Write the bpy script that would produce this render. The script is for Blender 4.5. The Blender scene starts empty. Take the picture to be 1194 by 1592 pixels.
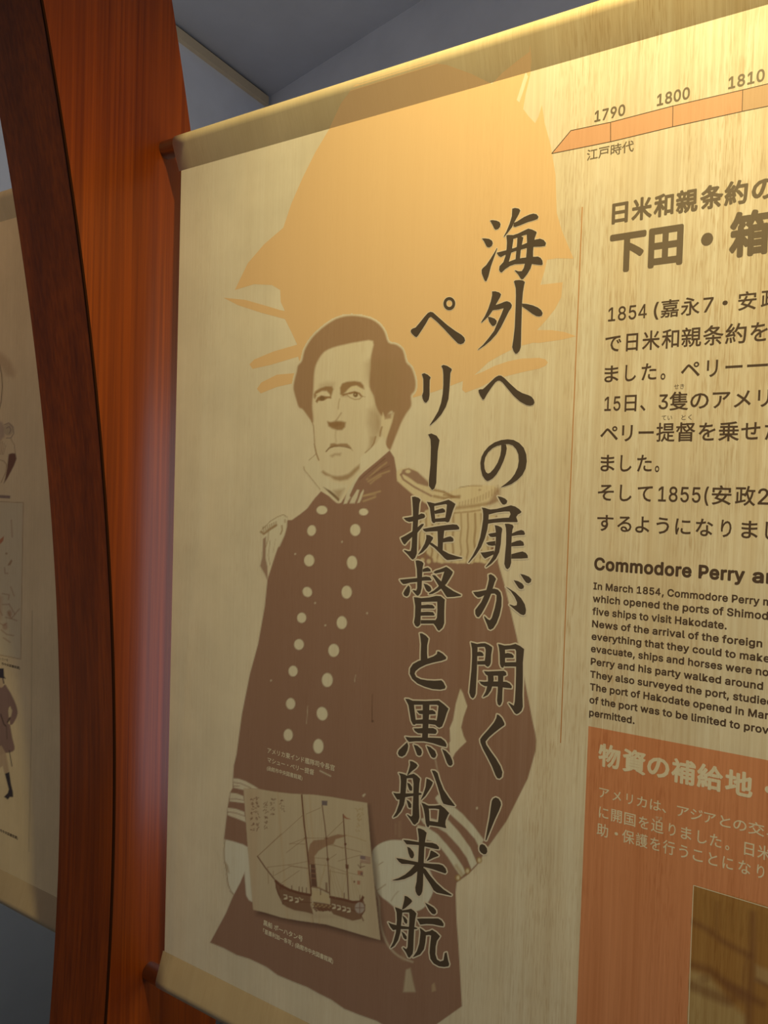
import bpy, bmesh, math, random
import numpy as np
from mathutils import Matrix, Vector
from mathutils.geometry import delaunay_2d_cdt

# ------------------------------------------------------------------ camera, world, lights, exposure
S = bpy.context.scene
COL = S.collection
S.view_settings.view_transform = 'Standard'
S.view_settings.look = 'None'
S.view_settings.exposure = 0.0
S.view_settings.gamma = 1.0
S.view_settings.use_curve_mapping = False

FPX = 1100.0                      # focal length in photo pixels (1194 x 1592)
CX, CY = 597.0, 796.0
EYE = Vector((0.0, -0.9653, 1.75))
_w = np.array([0.01941565, 0.52902977, 0.03643237])
_t = np.linalg.norm(_w); _k = _w / _t
_K = np.array([[0, -_k[2], _k[1]], [_k[2], 0, -_k[0]], [-_k[1], _k[0], 0]])
_R = np.eye(3) + math.sin(_t) * _K + (1 - math.cos(_t)) * _K @ _K
A = np.array([_R[:, 0], _R[:, 2], -_R[:, 1]])        # camera axes -> world

cam_d = bpy.data.cameras.new('camera')
cam_d.sensor_fit = 'VERTICAL'; cam_d.sensor_height = 36.0; cam_d.sensor_width = 27.0
cam_d.lens = FPX / 1592.0 * 36.0
cam_d.clip_start = 0.02
cam = bpy.data.objects.new('camera', cam_d); COL.objects.link(cam)
_m = Matrix(((A[0, 0], -A[0, 1], -A[0, 2]), (A[1, 0], -A[1, 1], -A[1, 2]), (A[2, 0], -A[2, 1], -A[2, 2]))).to_4x4()
_m.translation = EYE
cam.matrix_world = _m
S.camera = cam

world = bpy.data.worlds.new('world'); S.world = world; world.use_nodes = True
bg = world.node_tree.nodes['Background']
bg.inputs[0].default_value = (0.78, 0.88, 1.0, 1); bg.inputs[1].default_value = 0.205

def lamp(name, kind, loc, target, energy, color, **kw):
    d = bpy.data.lights.new(name, kind); d.energy = energy; d.color = color
    for k, v in kw.items(): setattr(d, k, v)
    o = bpy.data.objects.new(name, d); COL.objects.link(o)
    o.location = loc
    o.rotation_euler = (Vector(target) - Vector(loc)).to_track_quat('-Z', 'Y').to_euler()
    return o

lamp('track_spotlight', 'SPOT', (0.06, -0.62, 3.30), (-0.16, 0.0, 2.1), 166, (1.0, 0.83, 0.36),
     spot_size=math.radians(102), spot_blend=1.0, shadow_soft_size=0.05)
lamp('track_spotlight', 'SPOT', (-1.70, -0.95, 3.30), (-1.75, -0.1, 1.7), 20, (1.0, 0.64, 0.27),
     spot_size=math.radians(62), spot_blend=0.9, shadow_soft_size=0.05)
lamp('daylight_window_behind', 'AREA', (-0.25, 0.76, 1.55), (-0.50, 0.0, 1.85), 9.5, (0.66, 0.79, 1.0),
     shape='RECTANGLE', size=1.0, size_y=1.7)

# ------------------------------------------------------------------ mapping photo pixels to places
def ray(px, py):
    return A @ np.array([(px - CX) / FPX, (py - CY) / FPX, 1.0])
def on_plane(px, py, axis, val):
    r = ray(px, py); s = (val - EYE[axis]) / r[axis]
    return np.array(EYE) + s * r
def bxz(p):                       # a photo point as (x, z) on the banner plane y = 0
    q = on_plane(p[0], p[1], 1, 0.0); return (q[0], q[2])
def x_at(px, z):                  # x on the banner plane of photo column px at height z
    # project (x,0,z): solve u(x) = px
    Ai = A.T
    def f(x):
        v = Ai @ (np.array([x, 0.0, z]) - np.array(EYE)); return v
    v0, v1 = f(0.0), f(1.0)
    k = (px - CX) / FPX
    return (k * v0[2] - v0[0]) / ((v1[0] - v0[0]) - k * (v1[2] - v0[2]))
def crop(org, sc, pts):
    return [(org[0] + x / sc, org[1] + y / sc) for x, y in pts]

# ------------------------------------------------------------------ materials
def nodes(name):
    m = bpy.data.materials.new(name); m.use_nodes = True
    nt = m.node_tree; b = nt.nodes['Principled BSDF']
    return m, nt, b
def N(nt, kind, **kw):
    n = nt.nodes.new(kind)
    for k, v in kw.items(): setattr(n, k, v)
    return n
def noise(nt, scale3, detail=3.0, rough=0.55, src='Object', off=(0, 0, 0)):
    tc = N(nt, 'ShaderNodeTexCoord'); mp = N(nt, 'ShaderNodeMapping')
    mp.inputs['Scale'].default_value = scale3; mp.inputs['Location'].default_value = off
    nt.links.new(tc.outputs[src], mp.inputs['Vector'])
    t = N(nt, 'ShaderNodeTexNoise'); t.inputs['Scale'].default_value = 1.0
    t.inputs['Detail'].default_value = detail; t.inputs['Roughness'].default_value = rough
    nt.links.new(mp.outputs['Vector'], t.inputs['Vector'])
    return t.outputs['Fac']
def ramp(nt, fac, lo, hi, c0, c1):
    r = N(nt, 'ShaderNodeValToRGB')
    r.color_ramp.elements[0].position = lo; r.color_ramp.elements[1].position = hi
    r.color_ramp.elements[0].color = (*c0, 1); r.color_ramp.elements[1].color = (*c1, 1)
    nt.links.new(fac, r.inputs['Fac']); return r.outputs['Color']
def mix(nt, a, b, fac, mode='MIX'):
    m = N(nt, 'ShaderNodeMix', data_type='RGBA', blend_type=mode)
    for sock, v in ((m.inputs[0], fac), (m.inputs[6], a), (m.inputs[7], b)):
        if isinstance(v, (int, float)): sock.default_value = v
        elif isinstance(v, tuple): sock.default_value = (*v, 1)
        else: nt.links.new(v, sock)
    return m.outputs[2]

FABRIC = (0.79, 0.70, 0.58)
def streaked(nt, col, strength=1.0):
    """the printed wood-grain and stains that run down the whole cloth"""
    fine = noise(nt, (210, 1, 3.0), 4, 0.65)
    broad = noise(nt, (26, 1, 1.1), 3, 0.6, off=(3, 0, 1))
    tc = N(nt, 'ShaderNodeTexCoord'); sx = N(nt, 'ShaderNodeSeparateXYZ')
    nt.links.new(tc.outputs['Object'], sx.inputs[0])
    mr = N(nt, 'ShaderNodeMapRange'); mr.inputs[1].default_value = -0.50; mr.inputs[2].default_value = -0.2
    mr.inputs[3].default_value = 0.20 * strength; mr.inputs[4].default_value = 0.75 * strength
    nt.links.new(sx.outputs['X'], mr.inputs[0])
    f = ramp(nt, fine, 0.38, 0.62, (0.88, 0.80, 0.70), (1.05, 1.04, 1.02))
    g = ramp(nt, broad, 0.36, 0.60, (0.90, 0.82, 0.70), (1.02, 1.02, 1.02))
    s = mix(nt, f, g, 1.0, 'MULTIPLY')
    dash = noise(nt, (520, 1, 34), 2, 0.5, off=(5, 0, 2))
    patch = noise(nt, (16, 1, 2.2), 3, 0.6, off=(7, 0, 4))
    d = ramp(nt, dash, 0.50, 0.64, (1.0, 1.0, 1.0), (0.74, 0.60, 0.44))
    pf = ramp(nt, patch, 0.40, 0.62, (0, 0, 0), (1, 1, 1))
    s = mix(nt, s, mix(nt, s, d, 1.0, 'MULTIPLY'), pf)
    return mix(nt, col, mix(nt, col, s, 1.0, 'MULTIPLY'), mr.outputs[0])
def weave(nt, b):
    h = noise(nt, (1500, 1, 1500), 1, 0.5)
    bp = N(nt, 'ShaderNodeBump'); bp.inputs['Strength'].default_value = 0.08; bp.inputs['Distance'].default_value = 0.001
    nt.links.new(h, bp.inputs['Height']); nt.links.new(bp.outputs['Normal'], b.inputs['Normal'])
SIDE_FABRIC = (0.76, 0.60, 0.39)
def cloth_mat(name, ink_attr=False, base=FABRIC):
    m, nt, b = nodes(name)
    c = base
    mottle = noise(nt, (9, 1, 7), 4, 0.6, off=(1, 0, 5))
    c = mix(nt, base, ramp(nt, mottle, 0.35, 0.65, tuple(0.93 * v for v in base), tuple(min(1, 1.04 * v) for v in base)), 1.0)
    if ink_attr:
        at = N(nt, 'ShaderNodeAttribute', attribute_name='ink')
        c = mix(nt, c, at.outputs['Color'], at.outputs['Alpha'])
    c = streaked(nt, c)
    nt.links.new(c, b.inputs['Base Color'])
    b.inputs['Roughness'].default_value = 0.62
    b.inputs['Specular IOR Level'].default_value = 0.35
    weave(nt, b)
    return m
def ink_mat(name, rgb, strength=0.6, rough=0.55, spec=0.5):
    m, nt, b = nodes(name)
    nt.links.new(streaked(nt, rgb, strength), b.inputs['Base Color'])
    b.inputs['Roughness'].default_value = rough
    b.inputs['Specular IOR Level'].default_value = spec
    weave(nt, b)
    return m
M_CLOTH = cloth_mat('cream printed cloth')
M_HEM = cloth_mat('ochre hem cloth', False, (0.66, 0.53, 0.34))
M_HEM_SHADED = cloth_mat('shaded ochre hem cloth', False, (0.42, 0.32, 0.215))  # bottom hems: weaker light painted in as a darker hem colour
M_PRINT = cloth_mat('sepia picture print', True)
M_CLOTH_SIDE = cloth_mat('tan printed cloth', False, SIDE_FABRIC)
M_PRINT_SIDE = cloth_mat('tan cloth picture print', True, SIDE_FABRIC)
M_DARK = ink_mat('dark brown lettering ink', (0.088, 0.060, 0.039), 0.3, 0.45, 0.6)
M_GREY = ink_mat('grey brown lettering ink', (0.17, 0.12, 0.075), 0.3, 0.45, 0.7)
M_BROWN = ink_mat('brown lettering ink', (0.088, 0.050, 0.028), 0.4)
M_HALO = ink_mat('pale lettering outline', (0.76, 0.66, 0.56), 0.4)
M_PALE = ink_mat('pale lettering ink', (0.81, 0.72, 0.58), 0.5)
M_TAN = ink_mat('tan silhouette ink', (0.81, 0.54, 0.30), 0.35)
M_RED = ink_mat('red brown panel ink', (0.70, 0.29, 0.145), 0.9)
M_TIME = ink_mat('salmon timeline ink', (0.70, 0.37, 0.22), 0.3)
M_TIME2 = ink_mat('dull salmon timeline ink', (0.58, 0.36, 0.22), 0.3)
M_RULE = ink_mat('rust rule line ink', (0.55, 0.26, 0.10), 0.3)

def wood_mat():
    m, nt, b = nodes('red brown veneer')
    g1 = noise(nt, (160, 160, 1.6), 5, 0.65)
    g2 = noise(nt, (14, 14, 0.5), 3, 0.5, off=(2, 1, 0))
    c = ramp(nt, g1, 0.32, 0.68, (0.14, 0.022, 0.0006), (0.27, 0.050, 0.001))
    c = mix(nt, c, ramp(nt, g2, 0.35, 0.65, (0.72, 0.66, 0.62), (1.1, 1.08, 1.0)), 1.0, 'MULTIPLY')
    nt.links.new(c, b.inputs['Base Color'])
    b.inputs['Roughness'].default_value = 0.34
    b.inputs['Specular IOR Level'].default_value = 0.32
    bp = N(nt, 'ShaderNodeBump'); bp.inputs['Strength'].default_value = 0.12; bp.inputs['Distance'].default_value = 0.001
    nt.links.new(g1, bp.inputs['Height']); nt.links.new(bp.outputs['Normal'], b.inputs['Normal'])
    return m
M_WOOD = wood_mat()
def plain(name, rgb, rough=0.6, metal=0.0, spec=0.4, var=0.06, sc=4.0):
    m, nt, b = nodes(name)
    t = noise(nt, (sc, sc, sc), 4, 0.6)
    c = ramp(nt, t, 0.3, 0.7, tuple(v * (1 - var) for v in rgb), tuple(min(1, v * (1 + var)) for v in rgb))
    nt.links.new(c, b.inputs['Base Color'])
    b.inputs['Roughness'].default_value = rough; b.inputs['Metallic'].default_value = metal
    b.inputs['Specular IOR Level'].default_value = spec
    return m
M_WALL = plain('grey painted wall', (0.80, 0.80, 0.85), 0.8)
M_CEIL = plain('grey painted ceiling', (0.52, 0.52, 0.56), 0.85)
M_FLOOR = plain('grey floor', (0.14, 0.145, 0.15), 0.5)
M_TRIM = plain('cream trim', (0.70, 0.55, 0.36), 0.6)
M_STEEL = plain('polished steel', (0.74, 0.70, 0.64), 0.22, 1.0, 0.5, 0.02)
M_SEAM_SHADE = plain('dark edge band and gap shade', (0.030, 0.009, 0.003), 0.9, 0.0, 0.05)

# ------------------------------------------------------------------ object helpers
def link(o, parent=None):
    COL.objects.link(o)
    if parent is not None:
        o.parent = parent
        off = Vector((0, 0, 0)); p = parent
        while p is not None:
            if p.type == 'EMPTY': off += p.location
            p = p.parent
        o.matrix_parent_inverse = Matrix.Translation(-off) if parent.type == 'EMPTY' else Matrix()
    return o
def mesh_obj(name, verts, faces, mat, parent=None, smooth=False):
    me = bpy.data.meshes.new(name); me.from_pydata([tuple(v) for v in verts], [], faces); me.update()
    me.materials.append(mat)
    if smooth:
        me.polygons.foreach_set('use_smooth', [True] * len(me.polygons))
    return link(bpy.data.objects.new(name, me), parent)
def tag(o, label, cat, group=None):
    o['label'] = label; o['category'] = cat
    if group: o['group'] = group
    return o
def empty(name, loc):
    o = bpy.data.objects.new(name, None); o.location = loc; o.empty_display_size = 0.05
    COL.objects.link(o); return o
def structure(o): o['kind'] = 'structure'; return o
def box(name, lo, hi, mat, parent=None):
    x0, y0, z0 = lo; x1, y1, z1 = hi
    v = [(x0, y0, z0), (x1, y0, z0), (x1, y1, z0), (x0, y1, z0), (x0, y0, z1), (x1, y0, z1), (x1, y1, z1), (x0, y1, z1)]
    f = [(0, 3, 2, 1), (4, 5, 6, 7), (0, 1, 5, 4), (1, 2, 6, 5), (2, 3, 7, 6), (3, 0, 4, 7)]
    return mesh_obj(name, v, f, mat, parent)

# ------------------------------------------------------------------ the room
H = 3.42
XL, YC = -2.02, 1.41
dvec = Vector((0.967, -0.255, 0)).normalized()
def wall_strip(name, p, q, z0, z1, thick, mat):
    p = Vector(p); q = Vector(q); d = (q - p).normalized(); n = Vector((-d.y, d.x, 0)) * thick
    b = [p, q, q + n, p + n]
    v = [(c.x, c.y, z0) for c in b] + [(c.x, c.y, z1) for c in b]
    f = [(0, 3, 2, 1), (4, 5, 6, 7), (0, 1, 5, 4), (1, 2, 6, 5), (2, 3, 7, 6), (3, 0, 4, 7)]
    return structure(mesh_obj(name, v, f, mat))
wall_strip('wall_left', (XL, -3.2, 0), (XL, YC, 0), 0, H, 0.12, M_WALL)
far = Vector((XL, YC, 0)) + dvec * 4.6
wall_strip('wall_back', (XL, YC, 0), (far.x, far.y, 0), 0, H, 0.12, M_WALL)
structure(box('floor', (XL - 0.15, -3.2, -0.1), (2.6, 1.6, 0.0), M_FLOOR))
structure(box('ceiling', (XL - 0.15, -3.2, H), (2.6, 1.6, H + 0.1), M_CEIL))
M_DARK_PANEL = plain('dark grey added panel', (0.30, 0.315, 0.34), 0.7)
structure(box('added_dark_panel_left', (XL, -3.2, 0), (XL + 0.012, YC - 0.02, 0.74), M_DARK_PANEL))  # added panel that darkens the wall patch below the narrow banner
structure(box('trim_1', (XL, -3.2, H - 0.048), (XL + 0.02, YC - 0.02, H - 0.012), M_TRIM))
structure(box('gap_shade_strip', (XL, -3.2, H - 0.012), (XL + 0.008, YC - 0.02, H - 0.0005), M_SEAM_SHADE))  # dark strip standing in for the shade in the gap above the trim

# ------------------------------------------------------------------ the curved wooden post
PX1, PX0 = -1.072, -1.234
def post_front(z): return -0.09 - (z - 1.1) ** 2 / 11.8
DEPTH = 0.312
def make_post():
    n = 72; b = 0.003
    verts, faces = [], []
    for i in range(n + 1):
        z = H * i / n; y = post_front(z); yb = y + DEPTH
        verts += [(PX0 + b, y, z), (PX1 - b, y, z), (PX1, y + b, z), (PX1, yb - b, z),
                  (PX1 - b, yb, z), (PX0 + b, yb, z), (PX0, yb - b, z), (PX0, y + b, z)]
    for i in range(n):
        for k in range(8):
            a = i * 8 + k; c = i * 8 + (k + 1) % 8
            faces.append((a, c, c + 8, a + 8))
    faces.append(tuple(range(7, -1, -1))); faces.append(tuple(n * 8 + k for k in range(8)))
    root = empty('wooden_post', (PX0 * 0.5 + PX1 * 0.5, 0.05, 0))
    mesh_obj('post_body', verts, faces, M_WOOD, root)
    v, f = [], []                       # dark seam where the two veneers meet at the front edge
    w = 0.0016
    for i in range(n + 1):
        z = H * i / n; y = post_front(z)
        v += [(PX1 - 0.0034, y - 0.0004, z), (PX1 + 0.0004, y - 0.0004, z), (PX1 + 0.0004, y + 0.0034, z), (PX1 - 0.001, y + 0.0034, z), (PX1 - 0.0034, y + 0.001, z)]
    for i in range(n):
        for k in range(5):
            a = i * 5 + k; c = i * 5 + (k + 1) % 5
            f.append((a, c, c + 5, a + 5))
    f.append((4, 3, 2, 1, 0)); f.append(tuple(n * 5 + k for k in range(5)))
    e = mesh_obj('edge_band', v, f, M_SEAM_SHADE, root); e['label'] = 'dark thin edge strip'
    tag(root, 'tall curved red-brown wooden post between the two hanging banners', 'post')
make_post()

# ------------------------------------------------------------------ rods
ZT, ZB = 2.392, 0.790                  # rod centres
ST, SB = 2.345, 0.8445                 # stitch lines of the hems
RR = 0.0165
def rod(x0, x1, z, label):
    n = 32; prof = [(x0, RR), (x1 - 0.002, RR), (x1, RR - 0.002)]
    v, f = [], []
    for x, r in prof:
        v += [(x, r * math.cos(2 * math.pi * k / n), z + r * math.sin(2 * math.pi * k / n)) for k in range(n)]
    for i in range(len(prof) - 1):
        f += [(i * n + k, (i + 1) * n + k, (i + 1) * n + (k + 1) % n, i * n + (k + 1) % n) for k in range(n)]
    f.append(tuple(range(n))); f.append(tuple((len(prof) - 1) * n + k for k in range(n - 1, -1, -1)))
    o = mesh_obj('banner_rod', v, f, M_STEEL, None, True)
    tag(o, label, 'rod', 'steel rods that hold the banners'); return o
XR = 0.34
rod(PX1, XR + 0.05, ZT, 'shiny steel rod through the top hem of the large officer banner')
rod(PX1, XR + 0.05, ZB, 'shiny steel rod through the bottom hem of the large officer banner')
rod(-2.015, PX0, ZT, 'steel rod in the top hem of the narrow banner left of the post')
rod(-2.015, PX0, ZB, 'steel rod in the bottom hem of the narrow banner left of the post')

# ------------------------------------------------------------------ banners: cloth and hems
RP = 0.0178
def pocket_profile(zs, zc, n=20):
    """front half then back half of the teardrop, from the stitch round the rod and back"""
    sgn = 1 if zc > zs else -1
    d = abs(zc - zs); a = math.asin(RP / d)
    pts = [(-0.00002, zs)]
    th0 = -a                                   # tangent point angle on the front (y = -RP cos, z = sin)
    for i in range(n + 1):
        t = th0 + (math.pi + 2 * a) * i / n
        pts.append((-RP * math.cos(t), zc + sgn * RP * math.sin(t)))
    pts.append((0.0006, zs))
    return pts
PROF_T, PROF_B = pocket_profile(ST, ZT), pocket_profile(SB, ZB)
def front_y(z):
    """front surface of the banner at height z (the hems bulge out over the rods)"""
    if SB <= z <= ST: return 0.0
    prof, zc = (PROF_T, ZT) if z > ST else (PROF_B, ZB)
    half = prof[:12]
    for (y0, z0), (y1, z1) in zip(half, half[1:]):
        lo, hi = min(z0, z1), max(z0, z1)
        if lo <= z <= hi and hi > lo: return y0 + (y1 - y0) * (z - z0) / (z1 - z0)
    return 0.0
def hem(name, x0, x1, prof, parent, mat=None):
    n = len(prof); th = 0.0007; v, f = [], []
    zc = sum(p[1] for p in prof) / n; yc = 0
    inner = [(y * (1 - th / RP), zc + (z - zc) * (1 - th / 0.03)) for y, z in prof]
    rnd = random.Random(3)
    nx = 40
    for i in range(nx + 1):
        x = x0 + (x1 - x0) * i / nx
        v += [(x, y, z) for y, z in prof]
    for i in range(nx):
        for k in range(n - 1):
            a = i * n + k; f.append((a, a + 1, a + n + 1, a + n))
    o0 = len(v)
    for x in (x0, x1): v += [(x, y, z) for y, z in inner]
    for k in range(n - 1):
        f.append((o0 + k, o0 + n + k, o0 + n + k + 1, o0 + k + 1))
        f.append((k, o0 + k, o0 + k + 1, k + 1))
        f.append((nx * n + k, nx * n + k + 1, o0 + n + k + 1, o0 + n + k))
    return mesh_obj(name, v, f, mat or M_HEM, parent, True)
def cloth(x0, x1, parent, mat=None):
    t = 0.0006
    return box('cloth', (x0, 0.0, SB), (x1, t, ST), mat or M_CLOTH, parent)
BX0 = -1.029
banner = empty('hanging_banner', ((BX0 + XR) / 2, 0, ZB))
tag(banner, 'large cream cloth banner printed with a sepia naval officer and big vertical brush lettering', 'banner')
cloth(BX0, XR, banner)
h1 = hem('top_hem', BX0 - 0.006, XR, PROF_T, banner)
h2 = hem('bottom_hem', BX0 - 0.004, XR, PROF_B, banner, M_HEM_SHADED)
side = empty('hanging_banner', (-1.57, 0, ZB))
tag(side, 'narrow dim banner left of the wooden post with a printed man in a top hat', 'banner')
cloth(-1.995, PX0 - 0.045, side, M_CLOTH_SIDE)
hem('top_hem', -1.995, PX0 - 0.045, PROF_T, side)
hem('bottom_hem', -1.995, PX0 - 0.045, PROF_B, side, M_HEM_SHADED)

# ------------------------------------------------------------------ flat prints on the cloth
def union2d(v, f, convex=False):
    """merge overlapping flat polygons into one clean triangulated outline"""
    k = 1000.0
    ar = lambda q: sum(v[a][0] * v[b][1] - v[b][0] * v[a][1] for a, b in zip(q, q[1:] + q[:1])) * k * k / 2
    f = [q if ar(q) > 0 else q[::-1] for q in f if abs(ar(q)) > 1e-6]
    r = delaunay_2d_cdt([Vector((p[0] * k, p[1] * k)) for p in v], [], [list(q) for q in f], 0, 1e-4)
    if convex:                               # a triangle stays when its middle lies in any input face
        P = np.array([(p.x, p.y) for p in r[0]]); T = np.array([list(t) for t in r[2]])
        c = P[T].mean(1); inside = np.zeros(len(T), bool)
        for q in f:
            Q = np.array([v[i] for i in q]) * k
            lo, hi = Q.min(0), Q.max(0)
            w = np.nonzero((c[:, 0] >= lo[0]) & (c[:, 0] <= hi[0]) & (c[:, 1] >= lo[1]) & (c[:, 1] <= hi[1]) & ~inside)[0]
            if not len(w): continue
            ok = np.ones(len(w), bool)
            for A0, B0 in zip(Q, np.roll(Q, -1, 0)):
                ok &= (B0[0] - A0[0]) * (c[w, 1] - A0[1]) - (B0[1] - A0[1]) * (c[w, 0] - A0[0]) >= 0
            inside[w[ok]] = True
        keep = [tuple(t) for t in T[inside].tolist()]
    else:
        keep = [tuple(t) for t, o in zip(r[2], r[5]) if o]
    used = sorted({i for t in keep for i in t}); m = {u: i for i, u in enumerate(used)}
    return [(r[0][u].x / k, r[0][u].y / k) for u in used], [tuple(m[i] for i in t) for t in keep]
class Flat:
    """polygons in photo pixels, or in (x, z) metres, laid on the front of the banner cloth"""
    def __init__(s, layer): s.v, s.f, s.y, s.mark = [], [], -0.00004 * layer, (0, 0)
    def merge(s, convex=False):
        """merge everything added since the last merge"""
        a, b = s.mark
        if len(s.f) > b:
            v, f = union2d([(p[0], p[2]) for p in s.v[a:]], [tuple(i - a for i in q) for q in s.f[b:]], convex)
            s.v[a:] = [(x, s.y, z) for x, z in v]; s.f[b:] = [tuple(i + a for i in q) for q in f]
        s.mark = (len(s.v), len(s.f))
    def xz(s, pts):
        area = sum(a[0] * b[1] - b[0] * a[1] for a, b in zip(pts, pts[1:] + pts[:1]))
        if area < 0: pts = pts[::-1]
        i = len(s.v); s.v += [(x, s.y, z) for x, z in pts]; s.f.append(tuple(range(i, i + len(pts))))
    def px(s, pts): s.xz([bxz(p) for p in pts])
    def stroke(s, pts, w):
        for (a, b) in zip(pts, pts[1:]):
            dx, dy = b[0] - a[0], b[1] - a[1]; l = math.hypot(dx, dy) or 1
            nx, ny = -dy / l * w / 2, dx / l * w / 2
            s.px([(a[0] + nx, a[1] + ny), (b[0] + nx, b[1] + ny), (b[0] - nx, b[1] - ny), (a[0] - nx, a[1] - ny)])
    def grow(s, pts, r):
        s.px(pts)
        s.stroke(pts + pts[:1], 2 * r)
        for p in pts:
            s.px([(p[0] + r * math.cos(k * math.pi / 5), p[1] + r * math.sin(k * math.pi / 5)) for k in range(10)])
    def build(s, name, mat, parent): s.merge(); return mesh_obj(name, s.v, s.f, mat, parent)

def spline(pts, n=4, closed=True):
    out = []; m = len(pts)
    rng = range(m if closed else m - 1)
    for i in rng:
        g = (lambda j: pts[j % m]) if closed else (lambda j: pts[min(max(j, 0), m - 1)])
        p0, p1, p2, p3 = g(i - 1), g(i), g(i + 1), g(i + 2)
        for k in range(n):
            t = k / n
            out.append(tuple(0.5 * (2 * b + (c - a) * t + (2 * a - 5 * b + 4 * c - d) * t * t + (3 * b - a - 3 * c + d) * t ** 3)
                             for a, b, c, d in zip(p0, p1, p2, p3)))
    if not closed: out.append(pts[-1])
    return out

# --- the tan helmet-like silhouette behind the officer
def conform(o, y):
    """cut the print along the hem and bend it onto the bulge"""
    bm = bmesh.new(); bm.from_mesh(o.data)
    bmesh.ops.triangulate(bm, faces=bm.faces[:])
    zmax = max(v.co.z for v in bm.verts)
    z = ST
    while z < min(zmax, ZT + RP):
        bmesh.ops.bisect_plane(bm, geom=bm.verts[:] + bm.edges[:] + bm.faces[:], plane_co=(0, 0, z), plane_no=(0, 0, 1), dist=1e-6)
        z += 0.004
    for v in bm.verts:
        z = min(v.co.z, ZT + RP * 0.93); v.co.z = z
        v.co.y = front_y(z) + y
    bm.to_mesh(o.data); bm.free(); o.data.update()
K1 = ((340, 80), 1.99)
sil = crop(*K1, [(345, 235), (390, 172), (440, 122), (500, 84), (570, 60), (650, 53), (720, 58), (785, 76), (845, 100), (880, 70), (930, 36), (968, 12),
    (972, -6), (972, 30), (960, 90), (950, 130), (942, 178), (960, 202), (979, 222), (990, 200), (1000, 165), (1008, 220), (1027, 290), (1042, 380),
    (1046, 500), (1062, 555), (1098, 641), (1045, 640), (1016, 645), (1008, 680), (995, 722), (1030, 718), (1064, 714), (1060, 760), (1040, 798),
    (1010, 835), (985, 862), (1030, 862), (1070, 868), (1106, 881), (1060, 892), (990, 902)])
K3 = ((600, 300), 3.317)
sil += crop(*K3, [(760, 772), (690, 790), (640, 812), (585, 840), (530, 872), (455, 940), (500, 922), (560, 892), (630, 868), (700, 854), (790, 850),
    (822, 857), (835, 874), (825, 890), (790, 906), (700, 925), (640, 940), (560, 962), (490, 1000), (410, 1030), (393, 1015), (397, 970), (340, 992),
    (250, 1025), (130, 1058), (40, 1090)])
sil += crop(*K1, [(400, 1010), (260, 1000), (245, 940), (242, 905), (225, 868), (205, 828), (130, 808), (60, 785), (15, 762), (80, 768), (140, 785),
    (190, 800), (205, 803), (192, 775), (190, 738), (165, 723), (110, 720), (50, 738), (90, 655), (140, 597), (200, 545), (225, 470), (260, 390), (300, 310)])
fl = Flat(1); fl.px(sil)
for st in ([(243, 907), (170, 928), (110, 953), (95, 968), (105, 982), (160, 970), (250, 943)], [(250, 994), (180, 1000), (132, 1024), (118, 1044), (130, 1058), (180, 1038), (250, 1022)]):
    fl.px(crop(*K1, st))
o = fl.build('helmet_silhouette_print', M_TAN, banner); conform(o, -0.00004)
sl = Flat(2); sl.px(crop(*K1, [(957, 78), (950, 62), (938, 100), (922, 150), (930, 158), (944, 118)])); sl.build('pale_slit', M_PALE, o)
o['label'] = 'tan silhouette with pointed fins'

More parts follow.
